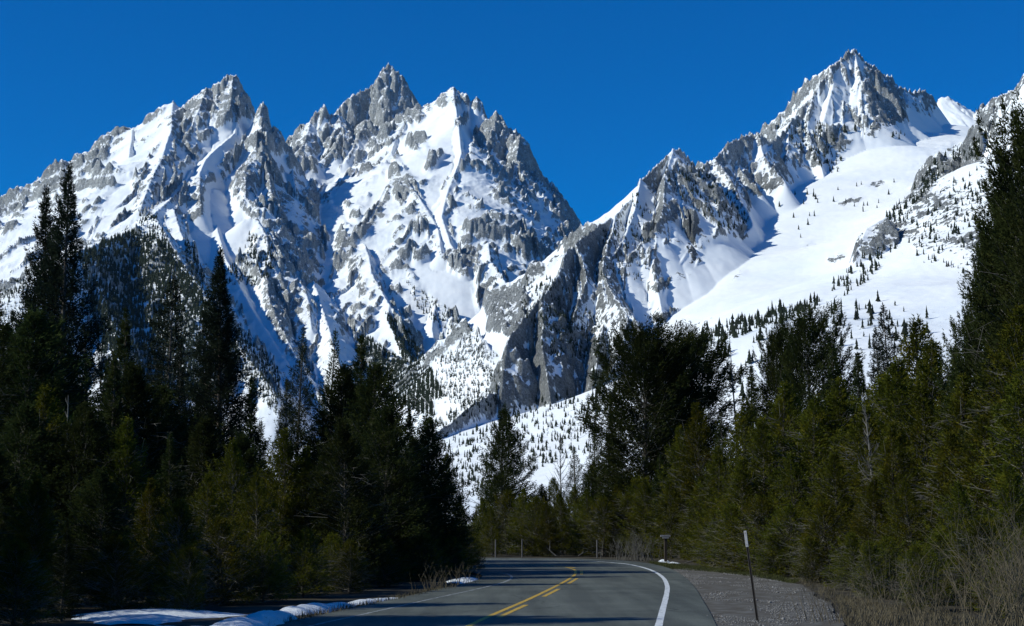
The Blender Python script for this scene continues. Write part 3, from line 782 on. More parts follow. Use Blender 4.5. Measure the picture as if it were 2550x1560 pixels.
def asphalt_mat():
    m, nt, b = new_mat('asphalt')
    c, h, _ = noise_col(nt, [(0.3, (0.070, 0.079, 0.066)), (0.5, (0.090, 0.099, 0.083)), (0.72, (0.112, 0.121, 0.102))], 0.35, detail=4)
    g, gh, _ = noise_col(nt, [(0.3, (0.6, 0.6, 0.6)), (0.7, (1.35, 1.35, 1.35))], 26.0, detail=3, rough=0.8)
    s, sh, _ = noise_col(nt, [(0.40, (0.78, 0.78, 0.78)), (0.62, (1.16, 1.16, 1.16))], 1.0, detail=4, sc=(1.3, 0.08, 1))
    m1 = node(nt, 'ShaderNodeVectorMath', operation='MULTIPLY'); m2 = node(nt, 'ShaderNodeVectorMath', operation='MULTIPLY')
    nt.links.new(c, m1.inputs[0]); nt.links.new(g, m1.inputs[1]); nt.links.new(m1.outputs[0], m2.inputs[0]); nt.links.new(s, m2.inputs[1])
    # sealed cracks
    tc = node(nt, 'ShaderNodeTexCoord')
    wn_ = node(nt, 'ShaderNodeTexNoise', Scale=0.5, Detail=3.0)
    ad = node(nt, 'ShaderNodeVectorMath', operation='MULTIPLY_ADD'); ad.inputs[1].default_value = (2.2, 2.2, 0)
    nt.links.new(tc.outputs['Object'], wn_.inputs['Vector']); nt.links.new(wn_.outputs['Color'], ad.inputs[0]); nt.links.new(tc.outputs['Object'], ad.inputs[2])
    vo = node(nt, 'ShaderNodeTexVoronoi', Scale=0.13); vo.feature = 'DISTANCE_TO_EDGE'
    nt.links.new(ad.outputs[0], vo.inputs['Vector'])
    mr = node(nt, 'ShaderNodeMapRange'); mr.inputs[1].default_value = 0.002; mr.inputs[2].default_value = 0.006; mr.inputs[3].default_value = 0.62; mr.inputs[4].default_value = 1.0
    nt.links.new(vo.outputs['Distance'], mr.inputs[0])
    m3 = node(nt, 'ShaderNodeVectorMath', operation='SCALE')
    nt.links.new(m2.outputs[0], m3.inputs[0]); nt.links.new(mr.outputs[0], m3.inputs['Scale'])
    nt.links.new(m3.outputs[0], b.inputs['Base Color'])
    b.inputs['Roughness'].default_value = 0.85
    b.inputs['Specular IOR Level'].default_value = 0.3
    bump(nt, b, gh, 0.012, 0.6)
    return m
M_ASPHALT = asphalt_mat()

def smooth_path(pts, n=6):
    """Catmull-Rom through 2D/3D points"""
    P = [np.array(p, float) for p in pts]
    P = [2 * P[0] - P[1]] + P + [2 * P[-1] - P[-2]]
    out = []
    for i in range(1, len(P) - 2):
        for k in range(n):
            t = k / n
            a, b, c, d = P[i - 1], P[i], P[i + 1], P[i + 2]
            out.append(0.5 * ((2 * b) + (-a + c) * t + (2 * a - 5 * b + 4 * c - d) * t * t + (-a + 3 * b - 3 * c + d) * t ** 3))
    out.append(P[-2])
    return np.array(out)

def gpts(lst): return [ground(*p)[:2] for p in lst]

R_EDGE = smooth_path([(2.6, -30), (2.7, 5), (3.0, 20)] + gpts([(1800,1590),(1785,1560),(1768,1525),(1750,1495),(1735,1470),(1715,1446),(1690,1427),(1655,1412),(1600,1401),(1540,1395.5),(1450,1392),(1350,1390.5),(1250,1390),(1150,1390),(1000,1390.5),(850,1391)]))
L_EDGE = smooth_path([(-7, -30), (-6.6, 5), (-5.9, 20)] + gpts([(480,1600),(600,1572),(700,1551),(800,1531),(900,1509),(1000,1488),(1060,1474),(1130,1459),(1180,1447),(1200,1436),(1185,1428),(1120,1423),(1000,1420),(850,1419)]))
ROAD_Z = 0.0
out = list(map(tuple, R_EDGE)) + list(map(tuple, L_EDGE[::-1]))
bm = bmesh.new()
vs = [bm.verts.new((x, y, ROAD_Z)) for x, y in out]
f = bm.faces.new(vs)
if f.normal.z < 0: f.normal_flip()
lo = [bm.verts.new((x, y, ROAD_Z - 0.12)) for x, y in out]
for i in range(len(vs)):
    j = (i + 1) % len(vs)
    bm.faces.new((vs[i], vs[j], lo[j], lo[i]))
bmesh.ops.triangulate(bm, faces=[f])
bmesh.ops.recalc_face_normals(bm, faces=bm.faces)
me = bpy.data.meshes.new('road'); bm.to_mesh(me); bm.free(); me.materials.append(M_ASPHALT)
o = bpy.data.objects.new('road', me); COL.objects.link(o)
tag(o, 'grey asphalt road curving to the left behind the trees', kind='structure')

def strip(name, path, width, mat, z, off=0.0, dash=None, label=None):
    p = np.array(path)[:, :2]
    d = np.gradient(p, axis=0); d /= np.linalg.norm(d, axis=1, keepdims=True)
    nrm = np.stack([-d[:, 1], d[:, 0]], 1)
    c = p + nrm * off
    s = np.concatenate([[0], np.cumsum(np.linalg.norm(np.diff(c, axis=0), axis=1))])
    if dash is None: segs = [(0, s[-1])]
    else:
        on, offl, ph = dash; segs = []; x = ph
        while x < s[-1]: segs.append((max(x, 0), min(x + on, s[-1]))); x += on + offl
    V, Fc = [], []
    rnd = np.random.RandomState(3)
    for a, b in segs:
        if b - a < 0.2: continue
        t = np.linspace(a, b, max(2, int((b - a) / 0.4)))
        cx = np.interp(t, s, c[:, 0]); cy = np.interp(t, s, c[:, 1])
        nx = np.interp(t, s, nrm[:, 0]); ny = np.interp(t, s, nrm[:, 1])
        w = width * 0.5 * (1 + 0.10 * rnd.randn(len(t)) * 0.5)
        for k in range(len(t)):
            V.append((cx[k] + nx[k] * w[k], cy[k] + ny[k] * w[k], z)); V.append((cx[k] - nx[k] * w[k], cy[k] - ny[k] * w[k], z))
            if k: n0 = len(V) - 4; Fc.append((n0, n0 + 1, n0 + 3, n0 + 2))
    o = mesh_np(name, V, [f[::-1] for f in Fc], mat)
    tag(o, label, kind='structure')
    return o
YEL = smooth_path([(-2.4, -10), (-1.9, 10), (-1.25, 25)] + gpts([(1180,1561),(1240,1532),(1330,1492),(1400,1457),(1432,1438),(1441,1427),(1434,1418),(1408,1412),(1350,1408),(1250,1405),(1100,1403),(900,1402)]))
strip('road_marking', YEL, 0.12, M_YELLOW, ROAD_Z + 0.004, off=0.12, label='solid yellow centre line of the road')
strip('road_marking', YEL, 0.12, M_YELLOW, ROAD_Z + 0.004, off=-0.13, dash=(5.4, 4.6, 4.2), label='broken yellow centre line beside the solid one')
strip('road_marking', smooth_path([(2.1, -10), (2.2, 10)] + gpts([(1632,1592),(1640,1560),(1650,1520),(1660,1480),(1661,1458),(1650,1438),(1625,1422),(1590,1411),(1550,1404),(1480,1398.5),(1400,1396),(1300,1394.5),(1200,1394),(1000,1394)])), 0.145, M_WHITE, ROAD_Z + 0.004, label='solid white edge line on the right of the road')
strip('road_marking', smooth_path([(-6.0, 8)] + gpts([(640,1590),(740,1567),(828,1547),(960,1518),(1080,1491),(1186,1468),(1250,1452),(1273,1441),(1270,1433),(1245,1427),(1150,1422)])), 0.09, M_WORN, ROAD_Z + 0.004, label='thin white edge line on the left of the road')

# ground sheet to beyond the foot of the mountains; sinks a little beside the carriageway
gx_ = np.concatenate([-np.geomspace(7000, 30, 26), np.arange(-28, 29, 0.8), np.geomspace(30, 7000, 26)])
gy_ = np.concatenate([[-400, -60, -20], np.arange(0, 118, 0.8), np.geomspace(120, 9000, 42)])
mx_, my_ = np.meshgrid(gx_, gy_)
nrm_amp = np.clip((np.hypot(mx_ - 0.5, 0) - 7) / 14, 0, 1)
mz_ = -0.07 + 0.16 * pn(mx_ / 5, my_ / 5, 91) * nrm_amp + 0.02 * pn(mx_ / 0.9, my_ / 0.9, 92)
mz_ = np.where(my_ > 118, -0.3, mz_)
mz_ = np.minimum(mz_, np.where((np.abs(mx_) < 12) & (my_ < 100), -0.03, 10))
gi = np.arange(mx_.size).reshape(mx_.shape)
q_ = np.stack([gi[:-1, :-1], gi[:-1, 1:], gi[1:, 1:], gi[1:, :-1]], -1).reshape(-1, 4)
o = mesh_np('ground', np.stack([mx_.ravel(), my_.ravel(), mz_.ravel()], 1), q_, M_SOIL, smooth=True)
tag(o, 'brown forest floor of soil and needles', kind='structure')

def flat_patch(name, outline, mat, z, label, jitter=0.0, kind='structure'):
    bm = bmesh.new()
    rnd = random.Random(5)
    p = smooth_path(outline + [outline[0]], 5)[:-1]
    vs = [bm.verts.new((x + rnd.uniform(-jitter, jitter), y + rnd.uniform(-jitter, jitter) * 2, z)) for x, y in p[:, :2]]
    f = bm.faces.new(vs)
    bmesh.ops.triangulate(bm, faces=[f]); bmesh.ops.recalc_face_normals(bm, faces=bm.faces)
    if bm.faces[:][0].normal.z < 0: bmesh.ops.reverse_faces(bm, faces=bm.faces)
    me = bpy.data.meshes.new(name); bm.to_mesh(me); bm.free(); me.materials.append(mat)
    o = bpy.data.objects.new(name, me); COL.objects.link(o); tag(o, label, kind=kind); return o
SH = [(2.5, 5), (2.8, 20)] + gpts([(1780,1580),(1760,1530),(1735,1480),(1705,1445),(1675,1422),(1700,1414),(1800,1422),(1900,1434),(1990,1455),(2050,1490),(2090,1530),(2120,1575)]) + [(6.6, 20), (6.2, 5)]
flat_patch('gravel_shoulder', SH, M_GRAVEL, -0.024, 'brown and grey gravel turnout beside the right edge of the road', jitter=0.12)

# pebbles
rs = np.random.RandomState(11)
OCT = np.array([(1,0,0),(-1,0,0),(0,1,0),(0,-1,0),(0,0,1),(0,0,-1)], float)
OF = np.array([(0,2,4),(2,1,4),(1,3,4),(3,0,4),(2,0,5),(1,2,5),(3,1,5),(0,3,5)])
shp = [tuple(p) for p in SH]
n_ = 60000
X_ = rs.uniform(2.5, 13, n_); Y_ = rs.uniform(20, 80, n_)
k_ = in_poly(X_, Y_, [(x + 0.0, y) for x, y in shp])
edge = pn(X_ / 1.6, Y_ / 3.0, 95) + (Y_ < 40) * 0.2
k_ &= (edge > -0.15 + 0.5 * rs.rand(len(edge)))
X_, Y_ = X_[k_], Y_[k_]
sz = rs.uniform(0.007, 0.019, len(X_)) * (1 + (rs.rand(len(X_)) < 0.02) * 1.5)
V_ = OCT[None] * sz[:, None, None] * (0.7 + 0.6 * rs.rand(len(X_), 6, 1)) * np.array([1.2, 1.2, 0.7]) + np.stack([X_, Y_, -0.02 + sz * 0.3], 1)[:, None]
F_ = OF[None] + (np.arange(len(X_)) * 6)[:, None, None]
o = mesh_np('gravel', V_.reshape(-1, 3), F_.reshape(-1, 3), M_STONE); tag(o, 'loose grey pebbles on the turnout', kind='stuff')

# snow left over beside the road: lumpy ribbons
def snow_ribbon(name, pts, label, seed):
    P = smooth_path([(*ground(px, py)[:2], h, w) for px, py, h, w in pts], 10)
    d = np.gradient(P[:, :2], axis=0); d /= np.linalg.norm(d, axis=1, keepdims=True)
    nr = np.stack([-d[:, 1], d[:, 0]], 1)
    m = 15
    u = np.linspace(-1, 1, m)
    s = np.cumsum(np.linalg.norm(np.gradient(P[:, :2], axis=0), axis=1))
    S, U = np.meshgrid(s, u, indexing='ij')
    w = P[:, 3][:, None] * (1 + 0.35 * pn(S / 0.7, U * 0 + (U > 0) * 5, seed)) * 0.5
    X = P[:, 0][:, None] + nr[:, 0][:, None] * U * w
    Y = P[:, 1][:, None] + nr[:, 1][:, None] * U * w
    h = P[:, 2][:, None] * (1 - np.abs(U) ** 2.2) * (1 + 0.3 * pn(X / 1.1, Y / 1.1, seed + 1) + 0.15 * pn(X / 0.3, Y / 0.3, seed + 2))
    Z = -0.07 + np.maximum(h, -0.02) + 0.0
    gi = np.arange(S.size).reshape(S.shape)
    q = np.stack([gi[:-1, :-1], gi[:-1, 1:], gi[1:, 1:], gi[1:, :-1]], -1).reshape(-1, 4)
    o = mesh_np(name, np.stack([X.ravel(), Y.ravel(), Z.ravel()], 1), q, M_SNOW, smooth=True)
    tag(o, label, kind='stuff'); return o
snow_ribbon('snow_bank', [(120,1625,0.2,1.2),(230,1606,0.24,1.4),(330,1597,0.27,1.4),(450,1590,0.27,1.3),(560,1578,0.26,1.2),(630,1560,0.30,1.0),(690,1540,0.22,0.8),(705,1528,0.06,0.5)], 'melting snow bank on the left verge nearest the viewer', 201)
snow_ribbon('snow_bank', [(700,1526,0.06,0.5),(740,1521,0.17,0.8),(800,1512,0.18,0.8),(850,1504,0.10,0.6),(870,1500,0.05,0.4)], 'small dirty snow bank along the left verge', 211)
snow_ribbon('snow_bank', [(868,1500,0.04,0.4),(910,1496,0.10,0.5),(960,1490,0.09,0.45),(1000,1485,0.03,0.3)], 'thin tongue of snow at the end of the left bank', 221)
snow_ribbon('snow_patch', [(1128,1449,0.02,0.5),(1148,1445,0.13,1.0),(1168,1442,0.12,0.9),(1180,1440,0.02,0.4)], 'small snow patch under the trees at the inside of the bend', 231)
snow_ribbon('snow_patch', [(320,1548,0.03,1.0),(355,1535,0.10,2.4),(400,1524,0.12,3.6),(440,1520,0.08,2.4),(480,1522,0.02,1.0)], 'snow patch lying in under the left trees', 241)
snow_ribbon('snow_patch', [(1645,1399,0.02,0.3),(1652,1398,0.16,0.7),(1660,1399,0.02,0.3)], 'tiny snow lump at the foot of the sign post', 251)
snow_ribbon('snow_patch', [(1662,1400.5,0.02,0.3),(1675,1401,0.10,0.7),(1690,1402,0.02,0.3)], 'flat snow scrap right of the sign post', 261)

# ================================================================== TREES
def foliage_mat(name, dark, light, tip, rnd_amt=0.25):
    m, nt, b = new_mat(name)
    nt.nodes.remove(b)
    outn = [n for n in nt.nodes if n.type == 'OUTPUT_MATERIAL'][0]
    oi = node(nt, 'ShaderNodeObjectInfo')
    tc = node(nt, 'ShaderNodeTexCoord')
    n1 = node(nt, 'ShaderNodeTexNoise', Scale=1.3, Detail=4.0, Roughness=0.7)
    nt.links.new(tc.outputs['Object'], n1.inputs['Vector'])
    cr = node(nt, 'ShaderNodeValToRGB'); e = cr.color_ramp.elements
    e[0].position = 0.34; e[0].color = (*dark, 1); e[1].position = 0.66; e[1].color = (*tip, 1)
    x = e.new(0.5); x.color = (*light, 1)
    nt.links.new(n1.outputs[0], cr.inputs[0])
    hs = node(nt, 'ShaderNodeHueSaturation')
    a = node(nt, 'ShaderNodeMapRange'); a.inputs[3].default_value = 0.485; a.inputs[4].default_value = 0.515
    v = node(nt, 'ShaderNodeMapRange'); v.inputs[3].default_value = 1 - rnd_amt; v.inputs[4].default_value = 1 + rnd_amt
    nt.links.new(oi.outputs['Random'], a.inputs[0]); nt.links.new(oi.outputs['Random'], v.inputs[0])
    nt.links.new(a.outputs[0], hs.inputs['Hue']); nt.links.new(v.outputs[0], hs.inputs['Value']); nt.links.new(cr.outputs[0], hs.inputs['Color'])
    df = node(nt, 'ShaderNodeBsdfDiffuse'); tr = node(nt, 'ShaderNodeBsdfTranslucent')
    mx = node(nt, 'ShaderNodeMixShader'); mx.inputs[0].default_value = 0.28
    nt.links.new(hs.outputs[0], df.inputs[0]); nt.links.new(hs.outputs[0], tr.inputs[0])
    nt.links.new(df.outputs[0], mx.inputs[1]); nt.links.new(tr.outputs[0], mx.inputs[2]); nt.links.new(mx.outputs[0], outn.inputs[0])
    return m
F_OLIVE = foliage_mat('pine_needles_olive', (0.032, 0.039, 0.006), (0.080, 0.088, 0.011), (0.155, 0.132, 0.014))
F_PINE = foliage_mat('pine_needles_green', (0.018, 0.026, 0.010), (0.036, 0.048, 0.015), (0.062, 0.070, 0.020))
F_SPRUCE = foliage_mat('spruce_needles', (0.012, 0.018, 0.012), (0.022, 0.031, 0.019), (0.036, 0.044, 0.025))
M_BARK = simple_mat('pine_bark', [(0.3, (0.045, 0.036, 0.028)), (0.7, (0.13, 0.115, 0.10))], 3.0, sc=(1, 1, 0.3))
M_DEAD = simple_mat('dead_grey_wood', [(0.3, (0.07, 0.064, 0.056)), (0.7, (0.21, 0.20, 0.175))], 2.5, sc=(1, 1, 0.4))
M_TWIG = simple_mat('willow_twigs', [(0.3, (0.07, 0.056, 0.034)), (0.7, (0.20, 0.165, 0.105))], 1.5)

def tubes(P0, P1, r0, r1, sides=3):
    """many straight tapered prisms at once"""
    P0 = np.asarray(P0, float); P1 = np.asarray(P1, float)
    d = P1 - P0; d /= np.linalg.norm(d, axis=1, keepdims=True) + 1e-9
    ref = np.where(np.abs(d[:, 2:3]) > 0.9, np.array([[1, 0, 0]]), np.array([[0, 0, 1]]))
    u = np.cross(d, ref); u /= np.linalg.norm(u, axis=1, keepdims=True) + 1e-9
    v = np.cross(d, u)
    n = len(P0); an = np.arange(sides) / sides * 2 * np.pi
    ring = u[:, None] * np.cos(an)[None, :, None] + v[:, None] * np.sin(an)[None, :, None]
    A = P0[:, None] + ring * np.asarray(r0).reshape(-1, 1, 1); B = P1[:, None] + ring * np.asarray(r1).reshape(-1, 1, 1)
    V = np.concatenate([A, B], 1).reshape(-1, 3)
    k = np.arange(sides); kn = (k + 1) % sides
    f = np.stack([k, kn, kn + sides, k + sides], 1)
    return V, (f[None] + (np.arange(n) * 2 * sides)[:, None, None]).reshape(-1, 4)

def cat(parts):
    V, F, n = [], [], 0
    for v, f in parts:
        V.append(v); F.append(f + n); n += len(v)
    return np.concatenate(V), np.concatenate(F)

def trunk_mesh(H, r, seed, bend=0.12, top=1.0, sides=7):
    rnd = np.random.RandomState(seed)
    n = 14; t = np.linspace(0, top, n)
    ph = rnd.rand(2) * 6
    cx = bend * np.sin(t * 3 + ph[0]) - bend * math.sin(ph[0]); cy = bend * np.sin(t * 2.6 + ph[1]) - bend * math.sin(ph[1])
    rad = r * (1 - t) ** 0.85 + 0.012; rad[0] *= 1.35
    an = np.arange(sides) / sides * 2 * np.pi
    V = np.stack([cx[:, None] + rad[:, None] * np.cos(an), cy[:, None] + rad[:, None] * np.sin(an), np.repeat((t * H)[:, None], sides, 1)], -1).reshape(-1, 3)
    k = np.arange(sides); kn = (k + 1) % sides
    F = np.concatenate([np.stack([i * sides + k, i * sides + kn, (i + 1) * sides + kn, (i + 1) * sides + k], 1) for i in range(n - 1)])
    return V, F, (lambda tt: np.stack([bend * np.sin(tt * 3 + ph[0]) - bend * math.sin(ph[0]), bend * np.sin(tt * 2.6 + ph[1]) - bend * math.sin(ph[1])], -1))

def make_tree(seed, H, R, prof, nbr, cb=0.05, e0=-10, e1=45, droop=0.1, up=0.1, dens=60, tl=0.13, tw=0.03, k=3, lat=0.33,
              s0=0.2, fol=None, bare=0, clump=0.0, leader=0.04, r=0.12, tmax=0.985, dirmix=0.8, bare_len=0.5):
    """one conifer prototype: meshes for trunk, branches and crown"""
    rnd = np.random.RandomState(seed)
    tv, tf, cen = trunk_mesh(H, r, seed)
    t = cb + (tmax - cb) * (np.arange(nbr) + rnd.rand(nbr)) / nbr
    az = np.arange(nbr) * 2.39996 + rnd.randn(nbr) * 0.5
    L = R * np.interp(t, [p[0] for p in prof], [p[1] for p in prof]) * rnd.uniform(0.62, 1.12, nbr)
    sec = 1 + 0.22 * np.sin(az * 1 + seed) + 0.15 * np.sin(az * 3 + t * 9 + seed * 2)   # uneven crown
    L *= sec
    e = np.radians(e0 + (e1 - e0) * ((t - cb) / (1 - cb)) + rnd.randn(nbr) * 7)
    dh = np.stack([np.cos(az), np.sin(az), np.zeros(nbr)], 1)
    base = np.concatenate([cen(t), (t * H)[:, None]], 1)
    def bp(i, s):
        Ls = L[i] * s
        p = base[i] + dh[i] * (Ls * np.cos(e[i]))[:, None]
        p[:, 2] += Ls * np.sin(e[i]) + L[i] * (-droop * s * s + up * s ** 3)
        return p
    I = np.arange(nbr)
    parts = []; S = [0, 0.35, 0.7, 1.0]
    for a, b in zip(S[:-1], S[1:]):
        parts.append(tubes(bp(I, np.full(nbr, a)), bp(I, np.full(nbr, b)), 0.022 * (L / R + 0.3) * (1.05 - a), 0.022 * (L / R + 0.3) * (1.05 - b)))
    if bare:
        nb = bare; tb = rnd.uniform(0.03, 0.8, nb); ab = rnd.rand(nb) * 6.283
        Lb = R * np.interp(tb, [p[0] for p in prof], [p[1] for p in prof]) * rnd.uniform(0.5, 1.08, nb) * (bare_len + 0.5)
        P0 = np.concatenate([cen(tb), (tb * H)[:, None]], 1)
        P0 = P0 + np.stack([np.cos(ab) * Lb * 0.45, np.sin(ab) * Lb * 0.45, Lb * 0.05], 1)
        dr = np.stack([np.cos(ab + rnd.randn(nb) * 0.4), np.sin(ab + rnd.randn(nb) * 0.4), rnd.uniform(-0.35, 0.7, nb)], 1)
        P1 = P0 + dr * (Lb * 0.6)[:, None]
        parts.append(tubes(P0, P1, np.full(nb, 0.014), np.full(nb, 0.005)))
        P2 = P0 + (P1 - P0) * 0.5
        parts.append(tubes(P2, P2 + (dr + rnd.randn(nb, 3) * 0.5) * (Lb * 0.3)[:, None], np.full(nb, 0.009), np.full(nb, 0.004)))
    bv, bf = cat(parts)
    cnt = np.maximum(2, (L * dens * rnd.uniform(0.6, 1.3, nbr)).astype(int))
    i = np.repeat(I, cnt); n = len(i)
    s = s0 + (1 - s0) * rnd.rand(n) ** 0.72
    if clump > 0:   # needles gather in pads along the branch, leaving gaps
        pad = np.sin(s * 11 + az[i] * 5) * 0.5 + 0.5
        keep = rnd.rand(n) < (1 - clump) + clump * pad
        i, s = i[keep], s[keep]; n = len(i)
    p = bp(i, s)
    side = np.stack([-dh[i][:, 1], dh[i][:, 0], np.zeros(n)], 1)
    lo_ = rnd.uniform(-1, 1, n); ext = lat * L[i] * (1.08 - s * 0.75) * lo_
    p = p + side * ext[:, None]
    p[:, 2] += rnd.randn(n) * 0.05 * R - np.abs(ext) * 0.12 + rnd.rand(n) * 0.05
    d = dh[i] * dirmix + side * (np.sign(lo_) * 0.75 * np.abs(lo_) ** 0.5)[:, None]
    d[:, 2] += np.sin(e[i]) * 0.6 + up * 1.4 + 0.12
    # leader tufts
    nl = int(26 * dens / 60)
    tp = 1 - leader * 2.2 * rnd.rand(nl); pl = np.concatenate([cen(tp) + rnd.randn(nl, 2) * 0.015, (tp * H)[:, None]], 1)
    dl = rnd.randn(nl, 3) * 0.6; dl[:, 2] = 1.3
    p = np.concatenate([p, pl]); d = np.concatenate([d, dl]); n = len(p)
    p = np.repeat(p, k, 0); d = np.repeat(d, k, 0); m = len(p)
    d = d + rnd.randn(m, 3) * 0.55; d /= np.linalg.norm(d, axis=1, keepdims=True)
    ln = tl * rnd.uniform(0.6, 1.25, m)
    w = np.cross(d, rnd.randn(m, 3)); w /= np.linalg.norm(w, axis=1, keepdims=True) + 1e-9
    w *= (tw * 0.5 * rnd.uniform(0.7, 1.3, m))[:, None]
    V = np.stack([p - w, p + w, p + d * ln[:, None]], 1).reshape(-1, 3)
    F = np.arange(m * 3).reshape(-1, 3)
    pr = dict(H=H, R=R,
              trunk=mesh_np('trunk', tv, tf, M_BARK, smooth=True, link=False),
              branches=mesh_np('branches', bv, bf, M_DEAD if bare else M_BARK, link=False),
              crown=mesh_np('crown', V, F, fol, link=False))
    return pr

CONE = [(0, 0.85), (0.12, 1.0), (0.35, 0.80), (0.6, 0.50), (0.8, 0.25), (0.93, 0.10), (1, 0.03)]
BUSHY = [(0, 0.95), (0.2, 1.0), (0.45, 0.90), (0.7, 0.62), (0.88, 0.30), (1, 0.08)]
SPIRE = [(0, 0.9), (0.2, 1.0), (0.4, 0.84), (0.5, 0.72), (0.63, 0.54), (0.8, 0.30), (0.92, 0.13), (1, 0.03)]
THIN = [(0, 0.4), (0.25, 0.9), (0.4, 1.0), (0.6, 0.75), (0.8, 0.5), (0.93, 0.2), (1, 0.05)]
ROUND = [(0, 0.5), (0.25, 0.85), (0.5, 1.0), (0.72, 0.96), (0.88, 0.72), (0.96, 0.45), (1, 0.25)]
PROTO = {
 'spruce_a': make_tree(1, 15, 2.6, SPIRE, 400, cb=0.03, e0=-18, e1=50, droop=0.10, up=0.16, dens=72, tl=0.16, tw=0.045, k=2, lat=0.30, fol=F_SPRUCE, r=0.17),
 'spruce_b': make_tree(2, 20, 3.5, SPIRE, 400, cb=0.03, e0=-22, e1=48, droop=0.14, up=0.24, dens=56, tl=0.20, tw=0.055, k=2, lat=0.24, fol=F_SPRUCE, r=0.2, clump=0.3),
 'fir_thin': make_tree(3, 15, 1.8, THIN, 240, cb=0.22, e0=-20, e1=35, droop=0.16, up=0.12, dens=62, tl=0.15, tw=0.045, k=2, lat=0.3, fol=F_SPRUCE, r=0.12, bare=30, clump=0.45),
 'pine_a': make_tree(4, 9, 1.9, BUSHY, 250, cb=0.02, e0=5, e1=62, droop=0.0, up=0.22, dens=78, tl=0.13, tw=0.035, k=2, lat=0.36, fol=F_OLIVE, r=0.1, bare=150, clump=0.35),
 'pine_b': make_tree(5, 8, 2.0, BUSHY, 230, cb=0.02, e0=0, e1=58, droop=0.0, up=0.25, dens=80, tl=0.13, tw=0.035, k=2, lat=0.40, fol=F_OLIVE, r=0.1, bare=170, clump=0.45),
 'pine_c': make_tree(6, 10, 1.8, CONE, 260, cb=0.03, e0=5, e1=60, droop=0.0, up=0.18, dens=76, tl=0.14, tw=0.036, k=2, lat=0.34, fol=F_PINE, r=0.1, bare=120, clump=0.35),
 'pine_d': make_tree(7, 11, 2.2, CONE, 210, cb=0.05, e0=-2, e1=52, droop=0.03, up=0.22, dens=54, tl=0.15, tw=0.038, k=2, lat=0.34, fol=F_PINE, r=0.11, bare=120, clump=0.6),
 'round_a': make_tree(8, 14, 3.4, ROUND, 330, cb=0.06, e0=-5, e1=60, droop=0.0, up=0.20, dens=98, tl=0.20, tw=0.046, k=2, lat=0.27, fol=F_PINE, r=0.16, bare=100, clump=0.72, s0=0.3, leader=0.01),
 'round_b': make_tree(9, 15, 3.3, ROUND, 310, cb=0.06, e0=0, e1=60, droop=-0.02, up=0.2, dens=98, tl=0.20, tw=0.046, k=2, lat=0.28, fol=F_PINE, r=0.16, bare=90, clump=0.75, s0=0.3, leader=0.01),
 'pine_e': make_tree(14, 10, 2.5, BUSHY, 300, cb=0.02, e0=0, e1=60, droop=0.0, up=0.2, dens=76, tl=0.15, tw=0.040, k=2, lat=0.34, fol=F_PINE, r=0.11, bare=110, clump=0.35),
 'bush': make_tree(10, 4.5, 1.7, BUSHY, 180, cb=0.0, e0=10, e1=65, droop=0.0, up=0.2, dens=90, tl=0.10, tw=0.026, k=2, lat=0.42, fol=F_OLIVE, r=0.06, bare=190, clump=0.4),
}
print('protos', round(time.time() - T0, 1))
_trng = random.Random(21)
CROWD = {}
def plant(kind, px, top, D, wid=1.0, name='pine_tree', label=None, category='tree', group=None, X=None, H=None, lean=0.0):
    pr = PROTO[kind]
    if X is None:
        x, y, z = at(px, top, D); Hh = (z + 0.07) / (1.10 if kind.startswith('round') else 1.02)
    else:
        x, y, Hh = X, D, H
    Hh = max(Hh, 1.5)
    sz_ = Hh / pr['H']; sx_ = sz_ * wid
    root = bpy.data.objects.new(name, None); COL.objects.link(root)
    root.empty_display_size = 0.3
    root.location = (x, y, -0.07)
    tr_ = random.Random(int(x * 100) * 31 + int(y * 10))
    root.rotation_euler = (tr_.uniform(-.02, .02), lean + tr_.uniform(-.02, .02), tr_.uniform(0, 6.28))
    root.scale = (sx_, sx_, sz_)
    if group: CROWD.setdefault(group, []).append((px, D, Hh, root))
    tag(root, label, category, group)
    for part in ('trunk', 'branches', 'crown'):
        c = bpy.data.objects.new(part, pr[part]); COL.objects.link(c); c.parent = root
        if part != 'trunk': c['kind'] = 'stuff'
    return root

GL = 'dark conifers packed together along the left side of the road'
LLd = 'dark green conifer packed in the shaded wall of trees left of the road'
GF = 'low olive pines on the far side of the bend'
LFd = 'low olive green pine in the row across the far side of the bend'
GR = 'olive pines packed together right of the road'
LRd = 'olive green bushy pine packed in the sunlit wall of trees right of the road'
GO = 'olive pines at the front of the left trees'
LOd = 'olive tinged young pine at the front of the left trees beside the snow bank'
# ---- left, tall ones that stand out
plant('spruce_b', 165, 392, 72, 0.95, 'spruce_tree', 'tallest dark spruce on the left with a bare spindly tip against the sky')
plant('spruce_b', 126, 440, 73, 0.85, 'spruce_tree', 'dark spruce joined to the left side of the tallest spruce, slightly shorter')
plant('spruce_a', 556, 606, 72, 1.0, 'spruce_tree', 'dense dark pointed spruce standing alone left of the snowy canyon')
plant('fir_thin', 433, 672, 85, 1.2, 'fir_tree', 'slender dark fir with layered branches between the two big spruces')
plant('pine_c', 308, 752, 68, 1.15, 'pine_tree', 'olive topped pine between the tallest spruce and the slender fir')
plant('pine_d', 745, 800, 85, 0.85, 'pine_tree', 'sparse open pine just right of the dense pointed spruce')
plant('pine_d', 815, 808, 80, 0.85, 'pine_tree', 'dark pine with a sharp tip right of the sparse open pine')
plant('pine_c', 880, 822, 84, 1.3, 'pine_tree', 'broad dark pine crowding behind the big olive cone shaped pine')
plant('pine_e', 942, 902, 64, 1.3, 'pine_tree', 'big olive cone shaped pine beside the inside of the bend')
plant('pine_d', -15, 700, 60, 1.2, 'pine_tree', 'dark pine cut off by the left edge of the picture')
plant('fir_thin', 450, 835, 78, 0.5, 'fir_tree', 'thin half dead fir with a bare pale trunk under the slender fir')
